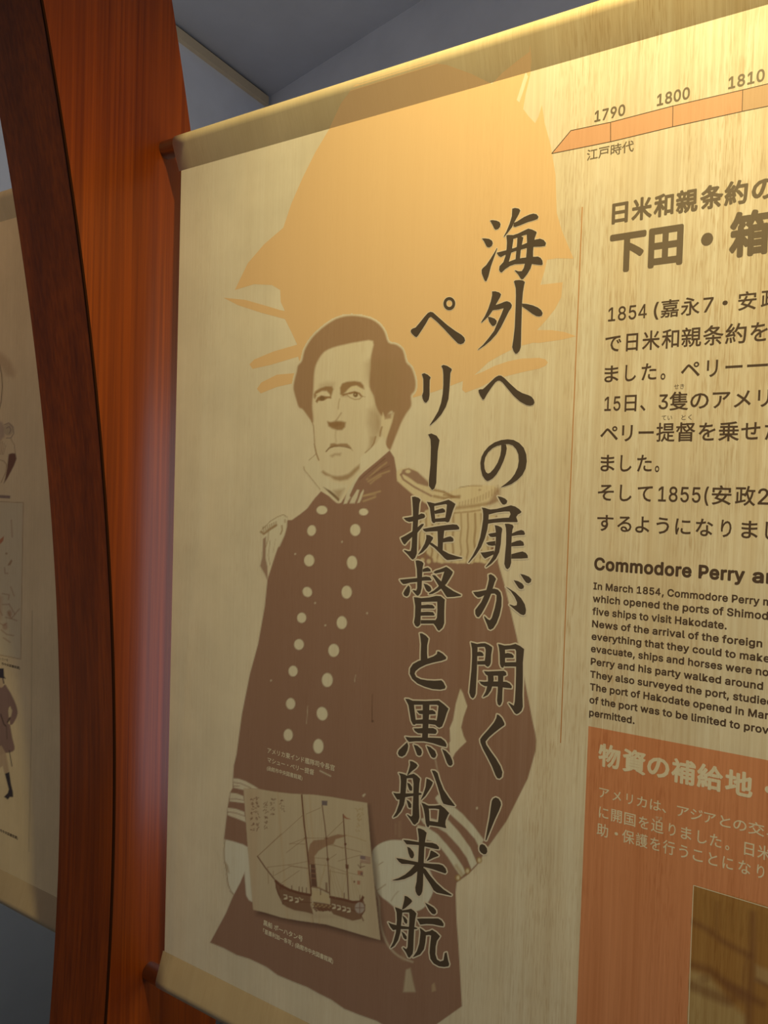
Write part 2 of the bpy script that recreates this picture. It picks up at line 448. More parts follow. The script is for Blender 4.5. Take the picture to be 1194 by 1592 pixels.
# ------------------------------------------------------------------ soft pictures: ink values on a fine mesh lying on the cloth
class Painter:
    def __init__(s, x0, y0, x1, y1, step):
        s.nx = int(round((x1 - x0) / step)) + 1; s.ny = int(round((y1 - y0) / step)) + 1
        gx = x0 + step * np.arange(s.nx); gy = y0 + step * np.arange(s.ny)
        s.X, s.Y = np.meshgrid(gx, gy)
        s.rgb = np.zeros((s.ny, s.nx, 3)); s.a = np.zeros((s.ny, s.nx)); s.step = step
        s.gx, s.gy = gx, gy
    def _win(s, pts, m):
        xs = [p[0] for p in pts]; ys = [p[1] for p in pts]
        i0, i1 = np.searchsorted(s.gx, (min(xs) - m, max(xs) + m)); j0, j1 = np.searchsorted(s.gy, (min(ys) - m, max(ys) + m))
        return slice(j0, j1), slice(i0, i1)
    def _segdist(s, X, Y, pts):
        d = np.full(X.shape, 1e9)
        for (x0, y0), (x1, y1) in zip(pts, pts[1:]):
            dx, dy = x1 - x0, y1 - y0; l = dx * dx + dy * dy or 1e-9
            t = np.clip(((X - x0) * dx + (Y - y0) * dy) / l, 0, 1)
            d = np.minimum(d, (X - x0 - t * dx) ** 2 + (Y - y0 - t * dy) ** 2)
        return np.sqrt(d)
    def _apply(s, w, al, col):
        a = s.a[w]
        if col is None: s.a[w] = a * (1 - al); return
        ao = al + a * (1 - al)
        s.rgb[w] = (np.array(col) * al[..., None] + s.rgb[w] * (a * (1 - al))[..., None]) / np.maximum(ao, 1e-6)[..., None]
        s.a[w] = ao
    def poly(s, pts, col, alpha=1.0, soft=1.6):
        w = s._win(pts, soft + 2); X, Y = s.X[w], s.Y[w]
        if X.size == 0: return
        inside = np.zeros(X.shape, bool); q = list(pts) + [pts[0]]
        for (x0, y0), (x1, y1) in zip(q, q[1:]):
            if y0 == y1: continue
            c = ((y0 > Y) != (y1 > Y)) & (X < (x1 - x0) * (Y - y0) / (y1 - y0) + x0); inside ^= c
        d = s._segdist(X, Y, q); d = np.where(inside, d, -d)
        s._apply(w, alpha * np.clip(0.5 + d / soft, 0, 1), col)
    def line(s, pts, width, col, alpha=1.0, soft=1.2):
        w = s._win(pts, width / 2 + soft + 1); X, Y = s.X[w], s.Y[w]
        if X.size == 0: return
        d = width / 2 - s._segdist(X, Y, pts)
        s._apply(w, alpha * np.clip(0.5 + d / soft, 0, 1), col)
    def ell(s, cx, cy, rx, ry, col, alpha=1.0, soft=1.6, rot=0.0):
        w = s._win([(cx - max(rx, ry), cy - max(rx, ry)), (cx + max(rx, ry), cy + max(rx, ry))], soft + 1); X, Y = s.X[w] - cx, s.Y[w] - cy
        if X.size == 0: return
        c, n = math.cos(rot), math.sin(rot)
        u, v = (X * c + Y * n) / rx, (-X * n + Y * c) / ry
        d = (1 - np.sqrt(u * u + v * v)) * min(rx, ry)
        s._apply(w, alpha * np.clip(0.5 + d / soft, 0, 1), col)
    def build(s, name, parent, layer, hole=None, mask=None):
        a = s.a if mask is None else mask
        ok = np.maximum(np.maximum(a[:-1, :-1], a[1:, :-1]), np.maximum(a[:-1, 1:], a[1:, 1:])) > 0.01
        if hole is not None:
            x0, y0, x1, y1 = hole
            ok &= ~((s.X[:-1, :-1] >= x0) & (s.X[1:, 1:] <= x1) & (s.Y[:-1, :-1] >= y0) & (s.Y[1:, 1:] <= y1))
        idx = np.arange(s.nx * s.ny).reshape(s.ny, s.nx)
        q = np.stack([idx[1:, :-1][ok], idx[1:, 1:][ok], idx[:-1, 1:][ok], idx[:-1, :-1][ok]], 1)
        used, inv = np.unique(q, return_inverse=True); q = inv.reshape(q.shape)
        px, py = s.X.ravel()[used], s.Y.ravel()[used]
        r = np.stack([(px - CX) / FPX, (py - CY) / FPX, np.ones_like(px)], 0); r = A @ r
        t = (0.0 - EYE[1]) / r[1]
        v = np.stack([EYE[0] + t * r[0], np.full_like(px, -0.00004 * layer), EYE[2] + t * r[2]], 1)
        me = bpy.data.meshes.new(name)
        me.vertices.add(len(v)); me.vertices.foreach_set('co', v.astype(np.float32).ravel())
        me.loops.add(q.size); me.loops.foreach_set('vertex_index', q.astype(np.int32).ravel())
        me.polygons.add(len(q)); me.polygons.foreach_set('loop_start', np.arange(0, q.size, 4, dtype=np.int32))
        me.update(calc_edges=True); me.validate()
        at = me.attributes.new('ink', 'FLOAT_COLOR', 'POINT')
        c = np.concatenate([s.rgb.reshape(-1, 3)[used], s.a.ravel()[used][:, None]], 1)
        at.data.foreach_set('color', c.astype(np.float32).ravel())
        me.materials.append(M_PRINT)
        return link(bpy.data.objects.new(name, me), parent)

COAT = (0.335, 0.195, 0.150); HAIR = (0.40, 0.25, 0.16); LINE = (0.36, 0.215, 0.11); LITE = (0.77, 0.71, 0.60); HALO = (0.80, 0.69, 0.53)
random.seed(5)
def paint_officer(P):
    F = lambda pts: crop((430, 470), 3.98, pts)
    B = lambda pts: crop((330, 700), 2.388, pts)
    G = lambda pts: crop((440, 560), 6.633, pts)
    D = lambda pts: crop((400, 690), 7.4625, pts)
    E_ = lambda pts: crop((540, 680), 4.592, pts)
    W = lambda pts: crop((320, 1190), 6.92, pts)
    Hn = lambda pts: crop((550, 1230), 5.686, pts)
    # head: pale face first, then hair around it
    hair = F([(225, 745), (200, 715), (182, 690), (160, 662), (138, 650), (125, 615), (112, 570), (104, 530), (110, 485), (124, 430), (132, 392), (157, 362),
              (172, 300), (205, 240), (250, 188), (310, 138), (370, 102), (440, 84), (510, 86), (580, 102), (632, 134), (668, 182), (692, 248), (740, 262),
              (782, 298), (802, 370), (836, 408), (860, 488), (855, 545), (832, 578), (834, 640), (802, 690), (772, 745), (742, 820), (718, 880), (704, 912),
              (690, 905), (676, 880), (690, 800), (720, 700), (712, 672), (690, 690), (668, 714), (640, 690), (615, 640), (600, 578), (575, 520), (580, 420), (585, 330),
              (596, 240), (500, 246), (420, 262), (350, 280), (292, 310), (252, 370), (234, 430), (228, 540), (221, 640), (226, 700)])
    face = F([(225, 700), (220, 600), (228, 480), (250, 350), (330, 270), (480, 230), (600, 230), (620, 500), (680, 700), (730, 700), (690, 900), (520, 1060),
              (480, 1160), (380, 1240), (280, 1150), (170, 1025), (245, 940), (236, 800)])
    P.poly(face, (0.775, 0.675, 0.535), 1.0, 2.5)
    P.poly(spline(hair, 3), HALO, 0.25, 5.0)
    P.poly(spline(hair, 3), HAIR, 1.0, 3.2)
    P.poly(G([(900, 150), (960, 450), (1000, 560), (1030, 520), (1150, 520), (1100, 700), (1194, 500), (1194, 0), (900, 0)]), (0.37, 0.24, 0.14), 0.5, 14)
    # forehead and cheek shading on the right side of the face
    P.poly(G([(840, 30), (905, 0), (915, 170), (880, 260), (850, 190)]), LINE, 0.28, 9)
    P.poly(G([(880, 520), (950, 480), (1010, 560), (1030, 660), (1010, 760), (960, 800), (930, 870), (900, 760), (870, 650)]), LINE, 0.42, 12)
    P.poly(G([(950, 560), (1020, 620), (1000, 740), (950, 700)]), LINE, 0.25, 8)
    P.line(G([(850, 955), (905, 910), (940, 850), (955, 790)]), 2.2, LINE, 0.8, 1.8)
    P.poly(G([(860, 950), (910, 905), (945, 840), (950, 790), (900, 790), (885, 870)]), LINE, 0.35, 5)
    # ear
    P.poly(G([(1030, 540), (1060, 600), (1120, 600), (1145, 540), (1125, 640), (1090, 740), (1065, 800), (1035, 780), (1010, 690), (1015, 610)]), (0.77, 0.66, 0.50), 0.95, 3)
    P.line(G([(1020, 690), (1005, 740), (1000, 780)]), 2.6, LINE, 0.75, 2)
    P.poly(G([(1040, 540), (1060, 560), (1120, 545), (1110, 600), (1050, 610)]), HAIR, 0.8, 3)
    # face outline left
    P.line(G([(296, 630), (315, 680), (322, 780), (328, 880), (345, 960), (370, 1030)]), 1.5, LINE, 0.8, 1.5)
    # left eye and brow
    P.poly(G([(318, 350), (335, 318), (385, 288), (440, 268), (505, 270), (520, 300), (505, 350), (490, 395), (480, 350), (450, 318), (400, 318), (355, 345), (330, 400), (318, 385)]), LINE, 0.95, 3.0)
    P.poly(G([(380, 250), (460, 225), (530, 235), (520, 290), (450, 270), (370, 285)]), LINE, 0.35, 8)
    P.poly(G([(335, 425), (355, 385), (395, 362), (440, 372), (490, 372), (500, 392), (460, 395), (430, 412), (400, 420), (365, 420), (352, 442)]), LINE, 1.0, 2.0)
    P.ell(*G([(405, 395)])[0], 4.0, 3.6, (0.25, 0.15, 0.07), 0.9, 1.5)
    P.line(G([(345, 352), (400, 335), (450, 345), (478, 365)]), 1.8, (0.80, 0.69, 0.50), 0.8, 1.5)
    # right eye and brow
    P.poly(G([(592, 350), (588, 285), (610, 240), (660, 222), (740, 215), (800, 225), (830, 260), (838, 300), (800, 285), (760, 262), (710, 270), (675, 295), (650, 325), (620, 350)]), LINE, 0.95, 3.0)
    P.poly(G([(598, 350), (640, 345), (690, 330), (740, 318), (790, 335), (820, 370), (850, 378), (800, 375), (780, 350), (740, 338), (700, 350), (660, 352), (620, 370)]), LINE, 1.0, 1.8)
    P.line(G([(668, 322), (700, 285), (755, 272), (800, 300), (822, 340)]), 1.8, (0.80, 0.69, 0.48), 0.8, 1.6)
    P.ell(*G([(748, 356)])[0], 3.8, 3.9, (0.25, 0.15, 0.07), 0.95, 1.4)
    P.ell(*G([(744, 352)])[0], 0.9, 0.9, (0.78, 0.66, 0.47), 0.8, 1.0)
    P.line(G([(655, 352), (690, 385), (740, 405), (790, 400), (815, 375)]), 1.5, LINE, 0.75, 1.6)
    P.poly(G([(590, 340), (600, 375), (660, 375), (655, 345)]), LINE, 0.5, 5)
    # nose
    P.line(G([(585, 400), (575, 440), (570, 500)]), 1.6, LINE, 0.55, 2.5)
    P.line(G([(600, 545), (575, 585), (548, 620)]), 1.8, LINE, 0.6, 2.5)
    P.poly(G([(458, 630), (490, 640), (540, 625), (600, 628), (648, 640), (640, 690), (610, 720), (560, 722), (505, 705), (468, 680)]), LINE, 0.95, 3.5)
    P.poly(G([(460, 640), (520, 645), (600, 640), (605, 670), (540, 690), (480, 675)]), (0.33, 0.19, 0.09), 0.7, 3)
    P.line(G([(545, 730), (540, 780), (548, 840)]), 2.0, LINE, 0.30, 2.5)
    # mouth and chin
    P.poly(G([(445, 940), (480, 900), (490, 860), (530, 855), (560, 865), (600, 858), (660, 860), (690, 885), (720, 935), (690, 905), (640, 890), (590, 885), (530, 892), (490, 905)]), LINE, 0.85, 2.6)
    P.line(G([(445, 942), (475, 905), (530, 888), (590, 886), (650, 895), (695, 908)]), 1.7, (0.24, 0.13, 0.06), 0.85, 1.6)
    P.poly(G([(485, 985), (530, 962), (600, 958), (590, 985), (540, 980), (510, 1002)]), LINE, 0.6, 4)
    P.poly(D([(740, 330), (765, 310), (800, 335), (860, 365), (920, 375), (990, 370), (1060, 345), (1120, 290), (1190, 235), (1190, 285), (1110, 370), (1050, 415), (960, 432), (890, 415), (850, 380), (780, 365)]), LINE, 0.75, 4)
    # collar
    P.poly(D([(545, 270), (670, 130), (720, 250), (745, 330), (860, 440), (960, 460), (1060, 470), (1000, 600), (945, 690), (850, 610), (735, 540)]), (0.77, 0.70, 0.58), 0.7, 3)
    P.line(D([(600, 190), (680, 120)]), 1.2, LINE, 0.6); P.line(D([(540, 265), (545, 300), (660, 440), (730, 530)]), 1.1, LINE, 0.75)
    P.line(D([(660, 0), (680, 110), (712, 190)]), 1.2, LINE, 0.7)
    P.poly(D([(765, 500), (850, 545), (905, 590), (955, 640), (945, 670), (880, 610), (820, 555)]), (0.20, 0.12, 0.06), 0.9, 2)
    P.poly(D([(880, 540), (1010, 520), (960, 630), (930, 640)]), LINE, 0.55, 6)
    P.poly(F([(655, 830), (690, 912), (600, 985), (530, 1035), (515, 1040), (518, 960), (560, 925), (620, 870)]), (0.80, 0.72, 0.59), 0.9, 2)
    # coat
    R5 = lambda pts: crop((580, 1100), 3.618, pts)
    coat = F([(700, 916), (728, 960), (745, 1060)]) + E_([(355, 290), (375, 320), (430, 370), (480, 410), (560, 470), (700, 470), (1070, 560), (1075, 890)])
    coat += B([(1085, 500), (1130, 690), (1165, 880), (1190, 1010)]) + R5([(912, 140), (918, 185), (914, 245), (870, 400), (750, 640), (650, 780), (632, 800), (600, 870), (540, 935), (470, 985)])
    coat += R5([(464, 1040), (470, 1200), (480, 1330), (490, 1500), (495, 1592), (500, 1680)])
    coat += [(640, 1620)] + crop((200, 1380), 2.985, [(1150, 618), (1070, 590), (1000, 562), (940, 520), (880, 490), (830, 462), (760, 435), (690, 405), (640, 368), (560, 330), (500, 312), (440, 280), (378, 255)])
    coat += W([(215, 1592), (300, 1390), (410, 1170), (450, 880), (195, 795), (225, 540), (235, 450), (262, 290), (290, 240), (292, 140), (302, 0)])
    coat += B([(90, 1130), (110, 980), (140, 830), (170, 720), (195, 580), (205, 480)]) + D([(240, 1194), (300, 1080), (330, 1000), (345, 885), (400, 885), (500, 815), (580, 750), (660, 640), (740, 550), (830, 605), (920, 685), (945, 690)])
    coat += F([(400, 1240), (430, 1190), (470, 1120), (540, 1050), (620, 985)])
    P.poly(coat, COAT, 1.0, 1.6)
    # side line down the coat and scratches
    P.line(B([(595, 905), (593, 1005)]), 1.2, (0.16, 0.08, 0.05), 0.8); P.ell(*B([(595, 1006)])[0], 1.8, 1.8, (0.12, 0.06, 0.04), 0.8)
    P.line(B([(400, 1190), (440, 1210)]), 1.6, LITE, 0.8); P.line(B([(355, 950), (350, 1015)]), 1.0, LITE, 0.45); P.line(B([(532, 835), (528, 860)]), 1.0, LITE, 0.5)
    for x, y in ((482, 340), (308, 385), (382, 567), (575, 605), (566, 1278), (420, 650), (218, 855)): P.ell(*B([(x, y)])[0], 1.3, 1.5, LITE, 0.7, 1.2)
    for x, y in ((791, 1320 - 60), (1090, 150)): P.ell(*Hn([(x, y)])[0] if x > 1000 else (565, 1237), 1.5, 2.0, LITE, 0.8, 1.2)
    # right side of the standing collar: braid
    P.poly(D([(1000, 700), (1040, 560), (1110, 440), (1190, 330), (1194, 360), (1130, 470), (1075, 590), (1045, 690)]), LITE, 0.9, 1.6)
    P.poly(D([(1070, 690), (1090, 640), (1160, 530), (1185, 535), (1160, 620), (1130, 690)]), LITE, 0.85, 1.6)
    P.poly(D([(1045, 630), (1070, 600), (1085, 620), (1060, 660)]), LITE, 0.7, 1.6)
    P.poly(E_([(70, 470), (95, 400), (115, 370), (118, 385), (100, 440), (88, 465)]), LITE, 0.85, 1.4)
    for q, a in (([(140, 300), (220, 225), (280, 180)], 0.45), ([(150, 315), (230, 265), (300, 240)], 0.5), ([(165, 330), (200, 300), (240, 275)], 0.45),
                 ([(110, 420), (160, 405), (235, 385)], 0.55), ([(115, 455), (160, 440), (200, 425)], 0.6), ([(120, 415), (200, 408)], 0.4)):
        P.line(E_(q), 2.6, (0.62, 0.46, 0.28), a, 2.2)
    P.line(E_([(90, 300), (160, 240), (215, 195), (270, 150)]), 1.6, (0.2, 0.11, 0.07), 0.6, 1.6)
    P.line(E_([(150, 290), (240, 235), (300, 205)]), 1.4, (0.2, 0.11, 0.07), 0.55, 1.6)
    # left epaulette
    P.poly(D([(50, 1010), (110, 930), (200, 870), (310, 825), (350, 860), (345, 960), (320, 1060), (260, 1194), (60, 1194), (70, 1070)]), LITE, 0.75, 1.8)
    P.poly(B([(180, 300), (240, 260), (278, 245), (272, 300), (240, 370), (218, 408), (206, 430), (186, 440), (184, 380)]), LITE, 0.6, 2)
    P.poly(B([(178, 430), (186, 395), (188, 330), (200, 320), (198, 400), (205, 430), (206, 485), (195, 460)]), COAT, 0.85, 2)
    P.line(D([(345, 850), (300, 822), (230, 850), (150, 900), (60, 990)]), 1.2, LINE, 0.7)
    P.line(D([(45, 1020), (75, 1045), (150, 990), (220, 945)]), 3.4, LINE, 0.85, 2)
    for i in range(7): P.line(D([(75 + i * 24, 1015 - i * 12), (68 + i * 25, 965 - i * 10)]), 1.5, LINE, 0.8)
    P.line(D([(130, 1020), (125, 1110), (100, 1194)]), 1.6, LINE, 0.6); P.line(D([(285, 950), (290, 1000), (270, 1050)]), 2.0, LINE, 0.8); P.line(D([(320, 880), (322, 910)]), 2.0, LINE, 0.6)
    P.line(B([(215, 335), (208, 390), (214, 425)]), 1.2, LINE, 0.6); P.line(B([(235, 330), (226, 380)]), 1.0, LINE, 0.4)
    # right epaulette: strap, crescent and fringe
    P.poly(E_([(352, 250), (375, 225), (430, 215), (480, 225), (560, 300), (640, 370), (720, 395), (800, 360), (900, 340), (1050, 345), (1090, 380), (1085, 430), (1000, 470), (980, 520),
               (1060, 560), (1040, 720), (1000, 900), (930, 890), (830, 900), (730, 895), (650, 895), (590, 850), (520, 780), (500, 600), (560, 520), (700, 480), (560, 470), (470, 410), (400, 350), (355, 310)]), (0.77, 0.65, 0.47), 0.95, 2.5)
    P.poly(E_([(378, 270), (395, 230), (440, 220), (500, 245), (560, 300), (600, 340), (570, 350), (500, 330), (430, 280), (400, 265)]), COAT, 0.9, 2.5)
    P.ell(*E_([(433, 243)])[0], 4.0, 2.8, (0.78, 0.66, 0.47), 0.9, 2)
    P.line(E_([(382, 265), (400, 300), (480, 355), (600, 418)]), 3.0, COAT, 0.85, 1.8); P.line(E_([(600, 370), (690, 390), (760, 425)]), 3.4, LINE, 0.8, 2)
    P.line(E_([(620, 420), (690, 435), (800, 420)]), 4.0, LINE, 0.75, 2.5); P.line(E_([(690, 410), (800, 432)]), 3.0, LINE, 0.7, 2)
    P.line(E_([(800, 358), (880, 345), (960, 345)]), 1.4, LINE, 0.7); P.ell(*E_([(945, 375)])[0], 2.0, 1.4, LINE, 0.7)
    P.line(E_([(770, 505), (900, 490), (1020, 470), (1080, 445)]), 5.0, LINE, 0.65, 4)
    P.line(E_([(760, 540), (880, 530), (970, 515)]), 2.2, LINE, 0.7, 2)
    P.poly(E_([(1060, 370), (1095, 360), (1090, 430), (1040, 470), (1000, 480)]), COAT, 0.65, 6)
    for i in range(14):
        x = 800 + i * 21; y = 490 - i * 4 - (i / 13) ** 3 * 50
        P.line(E_([(x, y), (x + 2, y - 26 - i * 1.5)]), 1.6, LINE, 0.6, 2)
    for i, x in enumerate((520, 560, 605, 650, 700, 755, 812, 860, 912, 955, 1005)):
        P.line(E_([(x, 545), (x + 3, 640), (x - 6, 740), (x + 2, 815), (x - 14, 890)]), 2.2 + (i % 3) * 0.5, LINE, 0.72, 2)
        P.ell(*E_([(x - 24, 885 - (i % 2) * 8)])[0], 3.2, 3.6, (0.78, 0.66, 0.46), 0.8, 2)
    # white gap between arm and body
    gap = crop((580, 760), 3.979, [(540, 1235), (556, 1265), (583, 1345), (560, 1410), (545, 1475), (560, 1530)]) + R5([(525, 192), (490, 225), (462, 255), (440, 300), (432, 250), (428, 200)]) + crop((580, 760), 3.979, [(478, 1560), (474, 1480), (495, 1430), (512, 1330)])
    P.poly(gap, (0.77, 0.69, 0.565), 1.0, 1.6)
    # buttons
    for x, y, rx, ry, r in ((407, 222, 20, 16, 0), (369, 298, 16, 20, .2), (360, 409, 19, 22, 0), (353, 526, 17, 19, -.5), (332, 622, 17, 19, 0), (322, 721, 18, 20, 0), (300, 820, 17, 20, 0),
                            (291, 941, 17, 21, 0), (282, 1057, 17, 22, 0), (562, 229, 17, 13, 0), (531, 296, 19, 22, 0), (519, 417, 19, 25, 0), (499, 527, 19, 24, 0), (481, 640, 19, 24, 0),
                            (451, 743, 20, 24, 0), (427, 853, 20, 26, 0), (408, 978, 20, 25, -.2), (394, 1099, 19, 27, 0)):
        cx, cy = B([(x, y)])[0]; P.ell(cx, cy, rx / 2.388 + 0.8, ry / 2.388 + 0.8, (0.20, 0.11, 0.08), 0.35, 3, r); P.ell(cx, cy, rx / 2.388, ry / 2.388, (0.78, 0.71, 0.585), 1.0, 1.5, r)
    # left cuff and hand
    for q in ([(292, 140), (350, 142), (430, 170), (520, 220), (575, 255), (480, 245), (400, 262), (300, 240)], [(265, 295), (330, 300), (405, 330), (415, 405), (330, 395), (255, 385)], [(235, 455), (320, 465), (415, 500), (430, 610), (330, 570), (235, 535)]):
        P.poly(W(q), LITE, 0.9, 1.5)
    for q in ([(300, 182), (380, 195), (480, 240)], [(300, 222), (360, 225)], [(255, 362), (330, 360), (405, 375)], [(235, 500), (320, 510), (420, 545)]): P.line(W(q), 1.5, COAT, 0.7)
    P.poly(W([(200, 795), (290, 815), (400, 850), (450, 878), (470, 1000), (490, 1200), (510, 1440), (500, 1470), (465, 1450), (435, 1400), (425, 1280), (415, 1140), (370, 1260), (300, 1390), (260, 1350), (225, 1200), (195, 1020), (195, 900)]), (0.76, 0.73, 0.66), 1.0, 2)
    P.line(W([(208, 800), (196, 900), (198, 1010), (222, 1130), (240, 1280), (268, 1350), (298, 1386)]), 1.4, LINE, 0.85)
    P.poly(W([(205, 1030), (240, 1080), (255, 1160), (235, 1150), (215, 1090)]), LINE, 0.6, 3)
    # right hand
    P.poly(spline(Hn([(160, 560), (185, 500), (250, 455), (340, 432), (450, 438), (540, 460), (600, 560), (690, 740), (705, 860), (680, 940), (620, 1030), (540, 1065), (430, 1080), (340, 1010), (300, 975), (240, 930), (200, 870), (170, 740)]), 3), (0.76, 0.73, 0.66), 1.0, 2)
    P.line(Hn([(220, 650), (260, 625)]), 1.4, LINE, 0.6); P.line(Hn([(200, 880), (240, 855), (280, 825)]), 1.8, LINE, 0.6, 2); P.line(Hn([(330, 970), (360, 920), (395, 885)]), 1.6, LINE, 0.45, 2)
    P.poly(Hn([(170, 620), (210, 640), (220, 760), (200, 880), (175, 800)]), (0.60, 0.47, 0.37), 0.45, 6); P.poly(Hn([(120, 880), (195, 885), (235, 930), (230, 1010), (160, 1100)]), COAT, 0.5, 5)
    # right cuff stripes
    for q in ([(720, 60), (745, 30), (850, 110), (960, 200), (1060, 310), (1150, 430), (1110, 500), (1070, 420), (980, 320), (850, 200), (760, 130)],
              [(590, 245), (640, 230), (760, 260), (830, 250), (930, 360), (1030, 500), (1090, 640), (1040, 690), (1000, 590), (930, 490), (820, 370), (720, 310), (620, 290)],
              [(560, 300), (650, 320), (740, 380), (820, 470), (900, 570), (960, 660), (990, 720), (950, 760), (900, 690), (830, 580), (760, 490), (680, 440), (600, 420)]):
        P.poly(Hn(q), (0.76, 0.73, 0.64), 0.95, 1.8)
    for x, y in ((1110, 610), (1005, 705), (922, 765)): P.ell(*Hn([(x, y)])[0], 4.5, 5, (0.45, 0.30, 0.12), 0.8, 2); P.ell(*Hn([(x, y)])[0], 2.4, 3.2, (0.80, 0.70, 0.52), 0.9, 1.5)
    P.line(Hn([(905, 660), (960, 740)]), 5, (0.45, 0.31, 0.14), 0.5, 4)
    # sword-knot loop below the hand and marks on the skirt
    P.line(spline(Hn([(190, 880), (222, 960), (228, 1080), (250, 1230), (310, 1370), (400, 1460), (520, 1510)]), 3, False), 3.2, (0.62, 0.52, 0.42), 0.75, 2)
    for q in ([(555, 1190), (558, 1400)], [(450, 1420), (440, 1480)]): P.line(Hn(q), 8, (0.50, 0.36, 0.26), 0.4, 5)
    P.line(Hn([(405, 270), (402, 400)]), 3, (0.5, 0.36, 0.26), 0.35, 3); P.line(Hn([(370, 290), (372, 380)]), 2, (0.5, 0.36, 0.26), 0.35, 3)
    P.line(R5([(350, 290), (362, 350), (375, 400)]), 2, LITE, 0.4, 2)
    P.poly(crop((580, 1100), 3.618, [(185, 1475), (210, 1465), (225, 1540), (240, 1600), (170, 1600)]), (0.62, 0.54, 0.42), 0.75, 3)
    P.poly(crop((580, 1100), 3.618, [(330, 1560), (345, 1545), (355, 1592), (330, 1600)]), (0.58, 0.44, 0.3), 0.6, 2)
    # printed drop shadow of the ship picture
    T = lambda pts: crop((375, 1220), 5.307, pts)
    P.poly(T([(60, 100), (1060, 170), (1110, 560), (1140, 860), (1172, 1130), (1180, 1300), (1000, 1275), (700, 1190), (450, 1150), (130, 1075), (100, 900)]), (0.10, 0.055, 0.045), 0.62, 9)

HOLE = (450, 490, 652, 772)
P1 = Painter(322, 484, 840, 1604, 1.5); paint_officer(P1)
po = P1.build('officer_portrait_print', banner, 2, HOLE)
po['label'] = 'sepia portrait of a standing officer in a double-breasted coat'
P2 = Painter(450, 490, 652, 772, 1.0); paint_officer(P2)
ph = P2.build('portrait_face_print', po, 2)

